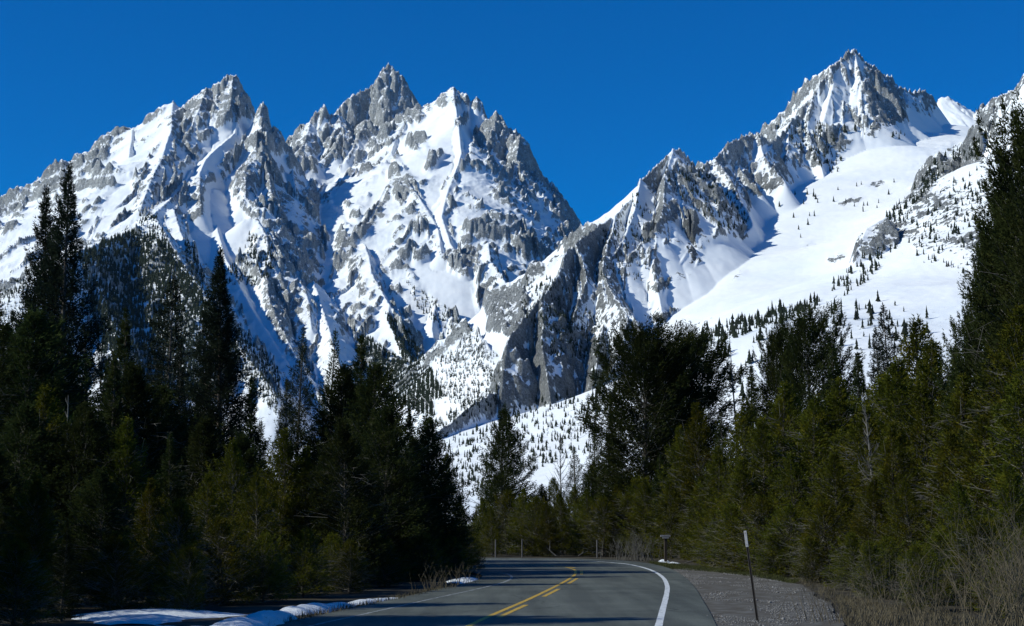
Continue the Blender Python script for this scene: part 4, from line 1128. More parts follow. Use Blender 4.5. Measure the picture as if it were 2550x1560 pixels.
plant('pine_e', 1070, 1035, 66, 1.2, 'pine_tree', 'dark pine at the right shoulder of the left trees')
plant('pine_a', 1112, 1130, 68, 1.3, 'pine_tree', 'dark pine second from the right end of the left trees')
plant('pine_a', 1146, 1235, 70, 1.3, 'pine_tree', 'low dark pine at the right end of the left trees, overhanging the road')
for kd, px, tp, D, w in [('pine_e', 30, 800, 64, 1.1), ('pine_e', 95, 770, 62, 1.2), ('pine_d', 225, 790, 75, 1.2), ('pine_c', 275, 880, 60, 1.1), ('pine_e', 355, 905, 62, 1.1),
        ('pine_e', 400, 960, 70, 1.1), ('spruce_a', 500, 930, 80, 1.2), ('pine_c', 610, 930, 82, 1.0), ('pine_d', 650, 1040, 84, 1.0), ('pine_d', 705, 930, 82, 0.8), ('pine_e', 850, 905, 76, 1.1),
        ('pine_e', 905, 960, 78, 1.0), ('pine_c', 1010, 1010, 70, 1.0), ('pine_e', 45, 1000, 48, 1.2), ('pine_a', 130, 960, 50, 1.2), ('pine_e', 210, 1000, 48, 1.2), ('pine_a', 330, 1040, 48, 1.1),
        ('pine_c', 440, 1070, 50, 1.2), ('pine_e', 520, 1040, 54, 1.2), ('pine_e', 620, 1080, 56, 1.2), ('pine_c', -40, 900, 52, 1.3), ('pine_a', 90, 1180, 38, 1.2), ('pine_e', 0, 1120, 40, 1.2),
        ('pine_e', 250, 1170, 40, 1.2), ('pine_a', 380, 1190, 42, 1.1), ('pine_c', 160, 1300, 34, 1.2), ('bush', 300, 1330, 37, 1.2), ('bush', 40, 1350, 32, 1.3), ('pine_e', 850, 1110, 58, 1.1),
        ('pine_e', 1000, 1150, 62, 1.1), ('pine_c', 1075, 1200, 64, 1.0), ('bush', 1060, 1330, 59, 1.2), ('bush', 1130, 1345, 64, 1.1), ('bush', 960, 1350, 53, 1.2), ('bush', 870, 1370, 48, 1.2),
        ('bush', 1000, 1270, 60, 1.2), ('pine_a', 900, 1230, 55, 1.1), ('bush', 1175, 1335, 72, 0.9), ('pine_e', 862, 1045, 51.5, 1.0), ('pine_e', 955, 1010, 59, 1.0), ('pine_e', 1040, 1090, 66, 1.0), ('pine_e', -120, 1100, 36, 1.3)]:
    plant(kd, px, tp, D, w * 1.25, 'pine_tree' if kd != 'spruce_a' else 'spruce_tree', LLd, 'tree', GL)
for kd, px, tp, D, w in [('pine_b', 590, 1098, 46, 1.15), ('pine_a', 700, 1065, 52, 1.2), ('pine_b', 515, 1180, 42, 1.1), ('pine_a', 770, 1110, 52, 1.2), ('bush', 440, 1250, 39, 1.1), ('pine_b', 650, 1180, 45, 1.2),
        ('bush', 560, 1290, 41, 1.3), ('bush', 660, 1330, 42, 1.3), ('pine_b', 820, 1180, 53, 1.1), ('bush', 760, 1320, 45, 1.3), ('bush', 470, 1370, 37, 1.2), ('bush', 830, 1330, 49, 1.1)]:
    plant(kd, px, tp, D, w, 'pine_tree', LOd, 'tree', GO)
# ---- centre and right, those that stand out
plant('pine_e', 1254, 1016, 118, 1.05, 'pine_tree', 'lone dark cone shaped pine rising above the middle of the road')
plant('pine_d', 1472, 1030, 122, 0.8, 'pine_tree', 'slender pine left of the big spreading pine')
plant('round_a', 1598, 805, 112, 1.32, 'pine_tree', 'big spreading pine with a flat tufted top right of the canyon, left of its twin')
plant('round_b', 1712, 812, 116, 1.3, 'pine_tree', 'big spreading pine with long side branches, right hand one of the twin pines')
plant('round_a', 1655, 850, 114, 0.9, 'pine_tree', 'lower spreading pine filling the gap between the twin pines')
plant('round_b', 2012, 752, 95, 1.0, 'pine_tree', 'tall dark round topped pine right of the leafless snag')
plant('round_a', 1930, 800, 98, 0.7, 'pine_tree', 'smaller dark pine leaning on the left of the round topped pine')
plant('fir_thin', 2212, 742, 92, 1.0, 'pine_tree', 'thin sparse pine with a feathery top right of the round topped pine')
plant('fir_thin', 2190, 800, 88, 0.9, 'pine_tree', 'short sparse pine close to the feathery topped one')
plant('round_b', 2556, 225, 58, 0.85, 'pine_tree', 'tallest dark pine at the right edge, rising to the snow ridge')
plant('round_b', 2500, 430, 62, 0.6, 'pine_tree', 'dark pine just left of the tallest right edge pine, its top on the snow')
plant('round_a', 2478, 560, 60, 0.6, 'pine_tree', 'dark pine spreading branches left below the tallest right edge pine')
plant('round_a', 2405, 745, 62, 0.8, 'pine_tree', 'pine reaching a tufted branch out over the snow at the right')
plant('round_b', 2600, 420, 54, 0.7, 'pine_tree', 'tall pine partly cut off by the right edge of the picture')
for px, tp, D in [(1200,1238,104),(1228,1262,101),(1262,1225,108),(1296,1216,106),(1330,1240,102),(1366,1252,101),(1400,1228,106),(1434,1206,108),(1466,1218,103),(1500,1240,101),(1536,1206,106),(1570,1232,101),(1600,1190,104),(1345,1205,116),(1480,1150,116),(1185,1270,112),(1380,1190,120),(1250,1190,122)]:
    plant(_trng.choice(['pine_a', 'pine_b', 'bush']), px, tp, D + 3.5, 1.3, 'pine_tree', LFd, 'tree', GF)
for kd, px, tp, D, w in [('pine_d', 1430, 1105, 118, 1.2), ('pine_d', 1510, 1075, 118, 1.2), ('pine_c', 1545, 1010, 116, 1.2), ('pine_c', 1650, 1130, 104, 1.3), ('pine_a', 1600, 1190, 102, 1.2), ('pine_a', 1690, 1060, 100, 1.1), ('pine_a', 1742, 1000, 98, 1.0),
        ('pine_d', 1805, 1020, 96, 0.9), ('pine_a', 1780, 1110, 88, 1.1), ('pine_b', 1850, 1000, 92, 1.0), ('pine_b', 1670, 1200, 97, 1.1), ('pine_b', 1735, 1190, 90, 1.2), ('pine_a', 1850, 1140, 78, 1.2),
        ('pine_c', 1890, 900, 97, 1.0), ('pine_a', 1960, 950, 86, 1.2), ('pine_b', 2010, 990, 80, 1.2), ('pine_c', 2075, 850, 90, 1.1), ('pine_a', 2105, 940, 80, 1.2), ('pine_c', 2150, 870, 88, 1.1),
        ('pine_a', 2185, 930, 80, 1.1), ('pine_b', 2285, 800, 84, 1.0), ('pine_a', 2330, 845, 78, 1.1), ('pine_a', 2250, 890, 74, 1.2), ('pine_c', 2400, 850, 66, 1.1), ('pine_b', 2310, 960, 64, 1.2),
        ('pine_a', 2400, 930, 58, 1.2), ('pine_a', 1905, 1040, 80, 1.2), ('pine_b', 2150, 1010, 68, 1.2), ('pine_a', 2230, 1050, 60, 1.2), ('pine_b', 1985, 1130, 68, 1.2), ('pine_a', 2080, 1120, 62, 1.2),
        ('pine_b', 2350, 1080, 52, 1.2), ('pine_c', 2455, 860, 56, 1.2), ('pine_a', 2530, 760, 52, 1.1), ('pine_a', 2560, 900, 46, 1.2), ('pine_b', 2465, 1040, 48, 1.2), ('pine_a', 2180, 1190, 54, 1.2), ('pine_b', 2275, 1200, 50, 1.2),
        ('pine_b', 2400, 1200, 45, 1.2), ('pine_a', 2510, 1150, 42, 1.2), ('bush', 2060, 1250, 58, 1.3), ('bush', 1960, 1260, 64, 1.3), ('bush', 1890, 1240, 68, 1.3), ('bush', 1825, 1260, 73, 1.3),
        ('bush', 1775, 1270, 79, 1.0), ('bush', 1730, 1270, 92, 1.0), ('bush', 2120, 1330, 50, 1.2), ('bush', 2215, 1340, 45, 1.3), ('bush', 2330, 1330, 41, 1.3), ('bush', 2450, 1290, 38, 1.3), ('bush', 2550, 1330, 34, 1.3), ('bush', 2020, 1340, 57, 1.1),
        ('bush', 1930, 1330, 64, 1.1), ('bush', 2290, 1410, 38, 1.1), ('bush', 2170, 1400, 44, 1.0)]:
    plant(kd, px, tp, D, w * 1.22, 'pine_tree', LRd, 'tree', GR)
# two pines just outside the left edge whose shadows cross the road
for X_, Y_, H_ in ((-12.6, 29.3, 10.9), (-13.0, 30.6, 9.8), (-14.8, 36.0, 10.0), (-13.8, 24.6, 9.5)):
    plant('pine_e', 0, 0, Y_, 1.05, 'pine_tree', 'pine beyond the left edge, seen only by its shadow across the road', 'tree', 'pines beyond the left edge', X=X_, H=H_)

# each tree of the crowded rows gets words of its own: what it stands under or beside, then what sets it apart there
ANCH = {
 GR: ('olive pine right of the road', ['left of the twin pines', 'below the left twin pine', 'below the right twin pine', 'around the leafless snag', 'above the steel marker post', 'left of the round topped pine', 'below the round topped pine', 'below the feathery topped pine', 'behind the low bare stems', 'left of the right edge pines', 'below the right edge pines', 'behind the corner willow']),
 GL: ('dark conifer left of the road', ['at the left edge', 'under the tallest spruce', 'right of the tallest spruce', 'left of the slender fir', 'under the dense pointed spruce', 'under the sparse open pine', 'left of the big cone shaped pine', 'right of the big cone shaped pine', 'at the inside of the bend']),
 GO: ('olive tinged pine before the left wall', ['above the nearest snow bank', 'above the small dirty snow bank', 'above the thin snow tongue']),
 GF: ('low olive pine across the bend', ['behind the leftmost marker post', 'behind the middle marker post', 'right of the lone cone shaped pine', 'left of the grey shrub']),
}
SUP = [('the tallest one', lambda r: -r[2]), ('the lowest one', lambda r: r[2]), ('the nearest one', lambda r: r[1]), ('the farthest one', lambda r: -r[1]), ('the leftmost one', lambda r: r[0]), ('the rightmost one', lambda r: -r[0])]
for g_, (head, anchors) in ANCH.items():
    rows = sorted(CROWD.get(g_, []), key=lambda r: r[0])
    k_ = len(anchors)
    for q in range(k_):
        part = rows[len(rows) * q // k_: len(rows) * (q + 1) // k_]
        left = list(part)
        for words, key in SUP:
            if not left: break
            b_ = min(left, key=key); left.remove(b_)
            b_[3]['label'] = head + ' ' + anchors[q] + ', ' + words

# ---- dead snag, leafless tree, bare shrubs
def stems(name, base, n, Hm, spread, mat, seed, label, category, twigs=4, rad=0.012, group=None, curve=0.25, zb=-0.07):
    rnd = np.random.RandomState(seed)
    root = bpy.data.objects.new(name, None); COL.objects.link(root); root.location = (base[0], base[1], zb)
    tag(root, label, category, group)
    P0 = np.concatenate([rnd.randn(n, 2) * spread * 0.28, np.zeros((n, 1))], 1)
    az = rnd.rand(n) * 6.283; L = Hm * rnd.uniform(0.5, 1.0, n); tl_ = rnd.uniform(0.05, 0.55, n)
    d = np.stack([np.cos(az) * tl_, np.sin(az) * tl_, np.ones(n)], 1); d /= np.linalg.norm(d, axis=1, keepdims=True)
    sag = np.stack([np.cos(az), np.sin(az), -0.3 * np.ones(n)], 1) * (curve * L * rnd.rand(n))[:, None]
    S = np.linspace(0, 1, 6)
    pos = [P0 + d * (L * s)[:, None] + sag * s * s for s in S]
    parts = [tubes(pos[i], pos[i + 1], rad * (1.05 - S[i]), rad * (1.05 - S[i + 1])) for i in range(5)]
    v, f = cat(parts); st = mesh_np('stems', v, f, mat, parent=root); st['kind'] = 'stuff'
    A, B = [], []
    for k in range(twigs):
        s = rnd.uniform(0.3, 0.95, n); p = P0 + d * (L * s)[:, None] + sag * (s * s)[:, None]
        q = d * 0.7 + rnd.randn(n, 3) * 0.45; q[:, 2] += 0.3
        A.append(p); B.append(p + q * (L * rnd.uniform(0.08, 0.28, n))[:, None])
    v, f = tubes(np.concatenate(A), np.concatenate(B), np.full(n * twigs, rad * 0.45), np.full(n * twigs, rad * 0.18))
    tw_ = mesh_np('twigs', v, f, mat, parent=root); tw_['kind'] = 'stuff'
    return root
def gp(px, py): return ground(px, py)[:2]
stems('bare_shrub', (8.6, 26.5), 90, 2.2, 2.2, M_TWIG, 31, 'leafless tan willow shrub in the bottom right corner, nearest the viewer', 'shrub', 6, 0.011)
stems('bare_shrub', (7.6, 29.5), 60, 1.6, 2.0, M_TWIG, 32, 'leafless tan willow shrub just left of the corner one', 'shrub', 5, 0.010)
stems('bare_shrub', (9.8, 31.0), 55, 2.6, 1.8, M_TWIG, 33, 'leafless shrub with arching stems against the right trees', 'shrub', 5, 0.012)
stems('bare_shrub', (6.9, 33.0), 60, 1.1, 1.8, M_TWIG, 36, 'low tuft of dry stems at the end of the gravel turnout', 'shrub', 3, 0.008)
stems('bare_shrub', gp(1580, 1394), 90, 1.7, 2.4, M_DEAD, 34, 'grey leafless shrub on the far side of the bend left of the sign', 'shrub', 5, 0.014)
stems('bare_shrub', gp(1130, 1452), 34, 0.8, 1.4, M_TWIG, 35, 'leafless brown shrub on the verge at the inside of the bend', 'shrub', 4, 0.010)
stems('bare_shrub', gp(1080, 1466), 30, 0.6, 1.4, M_TWIG, 37, 'low leafless brown shrub beside the road left of the small snow patch', 'shrub', 4, 0.009)

def bare_tree(name, px, top, D, seed, label, trunk_r, nbr, R, mat, cb=0.25, lean=0.0, e0=30, e1=60, category='tree'):
    x, y, z = at(px, top, D); H = z + 0.07
    rnd = np.random.RandomState(seed)
    root = bpy.data.objects.new(name, None); COL.objects.link(root); root.location = (x, y, -0.07); root.rotation_euler = (0, lean, 0)
    tag(root, label, category)
    tv, tf, cen = trunk_mesh(H, trunk_r, seed, bend=0.15)
    mesh_np('trunk', tv, tf, mat, smooth=True, parent=root)
    t = cb + (0.97 - cb) * rnd.rand(nbr); az = rnd.rand(nbr) * 6.283
    L = R * (1.05 - t) * rnd.uniform(0.5, 1.2, nbr) + 0.15
    e = np.radians(e0 + (e1 - e0) * t)
    P0 = np.concatenate([cen(t), (t * H)[:, None]], 1)
    d = np.stack([np.cos(az) * np.cos(e), np.sin(az) * np.cos(e), np.sin(e)], 1)
    P1 = P0 + d * (L * 0.55)[:, None]; P2 = P1 + (d + np.array([0, 0, 0.25])) * (L * 0.5)[:, None]
    parts = [tubes(P0, P1, np.full(nbr, trunk_r * 0.3), np.full(nbr, trunk_r * 0.18)), tubes(P1, P2, np.full(nbr, trunk_r * 0.18), np.full(nbr, 0.008))]
    for _ in range(4):
        s = rnd.rand(nbr, 1); p = P0 + (P1 - P0) * s + (P2 - P1) * s * 0.8
        q = d * 0.6 + rnd.randn(nbr, 3) * 0.45; q[:, 2] += 0.25
        parts.append(tubes(p, p + q * (L * 0.4)[:, None], np.full(nbr, 0.014), np.full(nbr, 0.005)))
    v, f = cat(parts); b = mesh_np('branches', v, f, mat, parent=root); b['kind'] = 'stuff'
    return root
bare_tree('dead_tree', 1846, 832, 112, 41, 'thin leafless snag leaning before the snowfield right of the twin pines', 0.11, 26, 0.9, M_BARK, lean=-0.035, e0=-5, e1=20)
bare_tree('bare_tree', 1402, 1078, 150, 42, 'leafless grey tree before the snow between the lone pine and the slender pine', 0.10, 60, 3.2, M_DEAD)
bare_tree('bare_tree', 2165, 1010, 66, 43, 'pale grey dead trunk among the right pines', 0.09, 30, 1.2, M_DEAD, cb=0.5)
bare_tree('bare_tree', 152, 985, 58, 44, 'pale bare trunk showing among the left trees under the tallest spruce', 0.07, 12, 0.8, M_DEAD, cb=0.4)

# ================================================================== ROADSIDE POSTS AND SIGN
M_STEEL = simple_mat('weathered_steel', [(0.3, (0.028, 0.024, 0.02)), (0.7, (0.06, 0.05, 0.042))], 6.0, rough=0.6)
M_REFL = simple_mat('white_reflective_sheet', [(0.3, (0.20, 0.20, 0.20)), (0.7, (0.36, 0.36, 0.37))], 5.0, rough=0.35)
M_POSTW = simple_mat('grey_post_wood', [(0.3, (0.12, 0.11, 0.10)), (0.7, (0.26, 0.24, 0.22))], 5.0, sc=(1, 1, 0.2))
M_SIGNW = simple_mat('brown_post_wood', [(0.3, (0.035, 0.027, 0.02)), (0.7, (0.075, 0.06, 0.045))], 5.0, sc=(1, 1, 0.2))
M_BOARD = simple_mat('pale_board', [(0.3, (0.22, 0.21, 0.20)), (0.7, (0.40, 0.39, 0.37))], 8.0)

def box(bm, c, s, rot=None, bev=0.0):
    old = set(bm.verts)
    r = bmesh.ops.create_cube(bm, size=1)
    bmesh.ops.scale(bm, vec=s, verts=r['verts'])
    if bev:
        bmesh.ops.bevel(bm, geom=[e for e in bm.edges if all(v in r['verts'] for v in e.verts)], offset=bev, segments=1, affect='EDGES')
        vs = [v for v in bm.verts if v not in old]
    else: vs = r['verts']
    if rot: bmesh.ops.rotate(bm, cent=(0, 0, 0), matrix=rot, verts=vs)
    bmesh.ops.translate(bm, vec=c, verts=vs)
def bobj(name, bm, mat, parent=None):
    me = bpy.data.meshes.new(name); bm.to_mesh(me); bm.free(); me.materials.append(mat)
    o = bpy.data.objects.new(name, me); COL.objects.link(o)
    if parent: o.parent = parent
    return o

def u_channel(H, w=0.055, d=0.03, t=0.004):
    """hat-section sign post with punched holes suggested by dimples"""
    prof = [(-w/2, 0), (-w/2 + 0.014, 0), (-w/4, d), (w/4, d), (w/2 - 0.014, 0), (w/2, 0), (w/2, -t), (w/2 - 0.016, -t), (w/4 - 0.002, d - t), (-w/4 + 0.002, d - t), (-w/2 + 0.016, -t), (-w/2, -t)]
    n = len(prof)
    V = [(x, y, 0) for x, y in prof] + [(x, y, H) for x, y in prof]
    F = [(i, (i + 1) % n, n + (i + 1) % n, n + i) for i in range(n)]
    return V, F
root = bpy.data.objects.new('delineator_post', None); COL.objects.link(root)
bx_, by_, _ = ground(1888, 1548, -0.02); tx_, ty_, tz_ = at(1857, 1319, by_)
root.location = (bx_, by_, -0.12); root.rotation_euler = (Matrix.Rotation(math.atan2(tx_ - bx_, tz_), 3, 'Y') @ Matrix.Rotation(-0.5, 3, 'Z')).to_euler()
tag(root, 'leaning dark steel marker post with a white reflector on the gravel turnout', 'post')
Hp = math.hypot(tx_ - bx_, tz_) + 0.1
V, F = u_channel(Hp); mesh_np('post', V, F, M_STEEL, parent=root)
bm = bmesh.new(); box(bm, (0, -0.012, Hp - 0.17), (0.06, 0.006, 0.33), bev=0.002); r_ = bobj('reflector', bm, M_REFL, root)
for z in (Hp - 0.05, Hp - 0.29):
    bm = bmesh.new()
    r = bmesh.ops.create_cone(bm, segments=8, radius1=0.009, radius2=0.007, depth=0.006, cap_ends=True)
    bmesh.ops.rotate(bm, cent=(0, 0, 0), matrix=Matrix.Rotation(math.pi / 2, 3, 'X'), verts=r['verts'])
    bmesh.ops.translate(bm, vec=(0, -0.018, z), verts=r['verts'])
    bobj('bolt', bm, M_STEEL, root)

def thin_post(px, top, bot, w, mat, label, lean=0.0, name='marker_post', group=None):
    x, y, _ = ground(px, bot, -0.05); z = at(px, top, y)[2]
    root = bpy.data.objects.new(name, None); COL.objects.link(root); root.location = (x, y, -0.12); root.rotation_euler = (0, lean, 0.2)
    tag(root, label, 'post', group)
    bm = bmesh.new(); box(bm, (0, 0, (z + 0.12) / 2), (w, w * 0.8, z + 0.12), bev=w * 0.15); bobj('post', bm, mat, root)
    bm = bmesh.new(); box(bm, (0, 0, z + 0.12 + w * 0.12), (w * 1.12, w * 0.92, w * 0.25), bev=w * 0.1); bobj('post_cap', bm, mat, root)
thin_post(1590, 1350, 1394, 0.06, M_STEEL, 'thin dark marker post left of the small sign across the bend', lean=-0.12)
thin_post(1234, 1345, 1389, 0.07, M_POSTW, 'pale marker post at the far edge of the road, leftmost of three')
thin_post(1300, 1344, 1388, 0.06, M_POSTW, 'dull marker post at the far edge of the road, middle of three')
thin_post(1487, 1346, 1389, 0.07, M_POSTW, 'pale marker post at the far edge of the road, nearest the grey shrub')

x, y, _ = ground(1658, 1401, -0.05)
root = bpy.data.objects.new('sign', None); COL.objects.link(root); root.location = (x, y, -0.1); root.rotation_euler = (0, 0, 0.15)
tag(root, 'small wooden roadside sign of two narrow pale boards on a brown post', 'sign')
zt = at(1658, 1336, y)[2] + 0.1
bm = bmesh.new(); box(bm, (0, 0.03, zt / 2), (0.15, 0.12, zt), bev=0.012); bobj('post', bm, M_SIGNW, root)
bm = bmesh.new(); box(bm, (-0.02, -0.055, zt + 0.02), (0.56, 0.03, 0.10), bev=0.006); bobj('board', bm, M_BOARD, root)
bm = bmesh.new(); box(bm, (0.0, -0.056, zt - 0.085), (0.37, 0.03, 0.075), bev=0.006); bobj('board', bm, M_BOARD, root)

# fallen sticks on the far verge
def stick(px, py, L, ang, label, seed):
    rnd = np.random.RandomState(seed); x, y, _ = ground(px, py)
    root = bpy.data.objects.new('fallen_branch', None); COL.objects.link(root); root.location = (x, y, 0.0)
    tag(root, label, 'branch')
    p = np.array([[0, 0, 0.03], [L * .5 * math.cos(ang), 0.1, L * .5 * math.sin(ang)], [L * math.cos(ang * .8), 0.2, L * math.sin(ang * .8)]])
    v, f = tubes(p[:2], p[1:], [0.035, 0.026], [0.026, 0.01], 5); mesh_np('limb', v, f, M_DEAD, parent=root)
    q = np.repeat(p[1:2], 3, 0); v, f = tubes(q, q + np.array([[.1, 0, .5], [-.35, 0, .3], [.4, .1, .1]]) * L * .5, np.full(3, .018), np.full(3, .006), 4); t_ = mesh_np('twigs', v, f, M_DEAD, parent=root)
stick(1385, 1386, 1.1, 2.4, 'pale forked dead branch lying at the far edge of the road', 1)
stick(1440, 1386, 0.7, 0.6, 'short pale stick at the far edge of the road right of the forked branch', 2)
stick(1705, 1404, 0.9, 0.3, 'thin pale stick right of the small sign', 3)

# dry grass and litter on the verges: one mass
def grass(name, polys, n, hmin, hmax, mat, label, seed, z=-0.05):
    rnd = np.random.RandomState(seed); Vs = []
    for poly, share in polys:
        g = np.array(poly); m = int(n * share)
        x = rnd.uniform(g[:, 0].min(), g[:, 0].max(), m * 3); y = rnd.uniform(g[:, 1].min(), g[:, 1].max(), m * 3)
        k = in_poly(x, y, poly) & (pn(x / 0.7, y / 0.9, seed) > -0.25); x, y = x[k][:m], y[k][:m]; m = len(x)
        h = rnd.uniform(hmin, hmax, m); a = rnd.rand(m) * 6.283; w = rnd.uniform(0.004, 0.01, m)
        lean = rnd.uniform(0.1, 0.9, m) * h
        b = np.stack([x, y, np.full(m, z)], 1); s = np.stack([np.cos(a), np.sin(a), a * 0], 1)
        tip = b + np.stack([np.cos(a + 1.3) * lean, np.sin(a + 1.3) * lean, h], 1)
        Vs.append(np.stack([b - s * w[:, None], b + s * w[:, None], tip], 1).reshape(-1, 3))
    V = np.concatenate(Vs); o = mesh_np(name, V, np.arange(len(V)).reshape(-1, 3), mat); tag(o, label, kind='stuff'); return o
M_DRY = simple_mat('dry_grass', [(0.3, (0.05, 0.042, 0.024)), (0.7, (0.15, 0.125, 0.075))], 1.2)
M_GREEN = simple_mat('verge_grass', [(0.3, (0.028, 0.034, 0.010)), (0.7, (0.07, 0.075, 0.022))], 0.8)
grass('dry_grass', [(gpts([(2080,1480),(2200,1500),(2330,1520),(2560,1560),(2560,1600),(2150,1600),(2100,1540)]), 0.45), (gpts([(1980,1440),(2060,1455),(2120,1500),(2080,1520),(2030,1470)]), 0.12),
      (gpts([(600,1560),(800,1520),(1000,1482),(1130,1452),(1140,1462),(1010,1490),(810,1532),(620,1575)]), 0.43)], 13000, 0.04, 0.20, M_DRY, 'dry tan grass along both verges', 71)
grass('grass', [(gpts([(1610,1398),(1700,1406),(1800,1415),(1900,1426),(1990,1446),(1970,1452),(1880,1436),(1780,1424),(1690,1418),(1640,1407)]), 1.0)], 16000, 0.05, 0.16, M_GREEN, 'short green grass strip behind the gravel turnout', 72)

# ================================================================== TREES ON THE MOUNTAINS
M_FAR = foliage_mat('distant_fir_needles', (0.020, 0.026, 0.018), (0.030, 0.037, 0.024), (0.045, 0.052, 0.032))
def small_fir(seed, H=1.0, n=4, sides=4):
    rnd = np.random.RandomState(seed); V, F = [], []
    for k in range(n):
        z0 = 0.08 + 0.84 * k / n; z1 = min(1.0, z0 + 0.40); r = 0.17 * (1 - k / (n + 0.6)) * rnd.uniform(0.85, 1.15)
        b = len(V)
        for j in range(sides):
            a = j / sides * 6.283 + k; rr = r * rnd.uniform(0.7, 1.25)
            V.append((math.cos(a) * rr, math.sin(a) * rr, z0 + rnd.uniform(-0.03, 0.03)))
        V.append((0, 0, z1))
        for j in range(sides): F.append((b + j, b + (j + 1) % sides, b + sides))
    b = len(V)
    for a in (0, 2.1, 4.2): V.append((0.02 * math.cos(a), 0.02 * math.sin(a), -0.05))
    V.append((0, 0, 0.4)); F += [(b, b + 1, b + 3), (b + 1, b + 2, b + 3), (b + 2, b, b + 3)]
    return np.array(V), np.array(F)
FIRS = [small_fir(s) for s in range(4)]
# look-up: visible terrain cell for a photograph position
vis_i, vis_j = np.nonzero(VIS[:, :] & (ppy < 1290))
pxv = ppx[vis_i, vis_j]; pyv = ppy[vis_i, vis_j]
_bw = 3.0
key = (np.floor(pyv / _bw).astype(int) * 2000 + np.floor((pxv + 100) / _bw).astype(int))
order = np.argsort(key, kind='stable'); ks = key[order]
def terrain_at(px, py):
    k = np.floor(py / _bw).astype(int) * 2000 + np.floor((px + 100) / _bw).astype(int)
    j = np.searchsorted(ks, k); j = np.minimum(j, len(ks) - 1)
    ok = ks[j] == k
    s = order[j]
    return P3[vis_i[s], vis_j[s]], ok
FOREST = [ # polygon, count, px height range in the photograph, min noise
 ([(195,632),(260,602),(345,575),(420,610),(470,690),(520,760),(560,830),(600,890),(560,1000),(250,1000),(240,820),(215,720)], 8000, 14, 23, -0.45, 'thick'),
 ([(0,700),(100,690),(190,650),(230,720),(240,820),(150,900),(0,900)], 1300, 9, 15, -0.1, 'thick'),
 ([(345,520),(390,540),(440,640),(500,740),(450,740),(400,650),(350,590)], 500, 9, 16, -0.3, 'thick'),
 ([(455,590),(480,610),(510,690),(500,740),(470,680)], 260, 9, 16, -0.4, 'thick'),
 ([(560,800),(640,850),(700,930),(690,1040),(560,900)], 1100, 10, 15, -0.6, 'thick'),
 ([(880,820),(1010,905),(1080,1010),(1080,1040),(960,1000),(900,900)], 2600, 10, 17, -0.7, 'thick'),
 ([(960,780),(1020,830),(1060,900),(1110,990),(1060,1000),(1000,890)], 1500, 10, 17, -0.5, 'thick'),
 ([(620,580),(680,620),(690,680),(620,720),(540,700),(600,640)], 280, 10, 18, 0.0, 'thin'),
 ([(1010,700),(1090,750),(1170,815),(1240,890),(1180,900),(1110,830),(1040,770)], 420, 8, 14, -0.2, 'thin'),
 ([(1080,870),(1220,880),(1240,930),(1150,1010),(1090,1000)], 500, 8, 14, -0.2, 'thin'),
 ([(1300,700),(1400,690),(1440,760),(1420,850),(1300,790)], 240, 9, 16, 0.0, 'thin'),
 ([(1320,790),(1460,770),(1540,850),(1520,900),(1360,890)], 420, 9, 17, -0.1, 'thin'),
 ([(1500,560),(1600,470),(1640,560),(1600,700),(1480,700)], 240, 9, 16, 0.1, 'thin'),
 ([(1640,420),(1740,410),(1830,480),(1870,570),(1800,580),(1700,500)], 420, 9, 17, 0.0, 'thin'),
 ([(1930,320),(2040,300),(2110,370),(2080,440),(1990,380)], 360, 9, 16, 0.0, 'thin'),
 ([(1180,975),(1248,925),(1250,1000),(1150,1060),(1060,1070)], 380, 9, 17, -0.1, 'thin'),
 ([(1100,1100),(1240,1050),(1420,1020),(1540,980),(1560,1100),(1300,1180),(1150,1250)], 1100, 9, 22, 0.05, 'thin'),
 ([(1180,1010),(1300,1010),(1440,980),(1440,1010),(1250,1050)], 150, 12, 22, 0.0, 'thin'),
 ([(1740,830),(1850,800),(1960,765),(2050,745),(2060,760),(1960,800),(1850,835),(1760,870)], 260, 14, 38, -0.2, 'thick'),
 ([(2060,720),(2130,660),(2200,600),(2240,610),(2160,700),(2100,740)], 110, 14, 28, 0.0, 'thin'),
 ([(2200,540),(2280,470),(2330,400),(2440,350),(2440,390),(2350,430),(2300,490),(2240,560)], 420, 11, 24, -0.2, 'thick'),
 ([(2230,560),(2320,480),(2440,420),(2480,560),(2400,680),(2300,660)], 260, 10, 26, 0.2, 'thin'),
 ([(2080,310),(2300,330),(2290,350),(2100,345)], 12, 16, 26, -1, 'thin'),
 ([(1940,480),(2230,450),(2200,520),(2000,600),(1940,540)], 26, 12, 26, 0.2, 'thin'),
 ([(2030,770),(2240,740),(2330,790),(2300,900),(2050,880)], 70, 20, 48, 0.1, 'thin'),
 ([(1780,860),(1900,830),(1900,1000),(1780,1000)], 22, 20, 52, -1, 'thin'),
 ([(1480,940),(1540,930),(1540,1010),(1450,1060)], 60, 20, 42, 0.0, 'thin'),
]
rnd = np.random.RandomState(77)
big = []; mass = {}
for fi, (poly, n, h0, h1, nmin, kd) in enumerate(FOREST):
    g = np.array(poly, float); m = n * 5
    x = rnd.uniform(g[:, 0].min(), g[:, 0].max(), m); y = rnd.uniform(g[:, 1].min(), g[:, 1].max(), m)
    k = in_poly(x, y, poly) & (pn(x / 22, y / 16, 300 + fi) + 0.5 * pn(x / 7, y / 6, 330 + fi) > nmin - 0.05)
    x, y = x[k], y[k]
    P, ok = terrain_at(x, y); P = P[ok][:n]; x = x[ok][:n]; y = y[ok][:n]
    hp = rnd.uniform(h0, h1, len(P)) * rnd.uniform(0.5, 1.0, len(P))
    Hm = hp * P[:, 1] / FPX
    for p, hm, hpx, xx, yy in zip(P, Hm, hp, x, y):
        big.append((hpx, tuple(p), hm, fi, xx, yy))
big.sort(key=lambda b: -b[0])
single, rest = big[:290], big[290:]
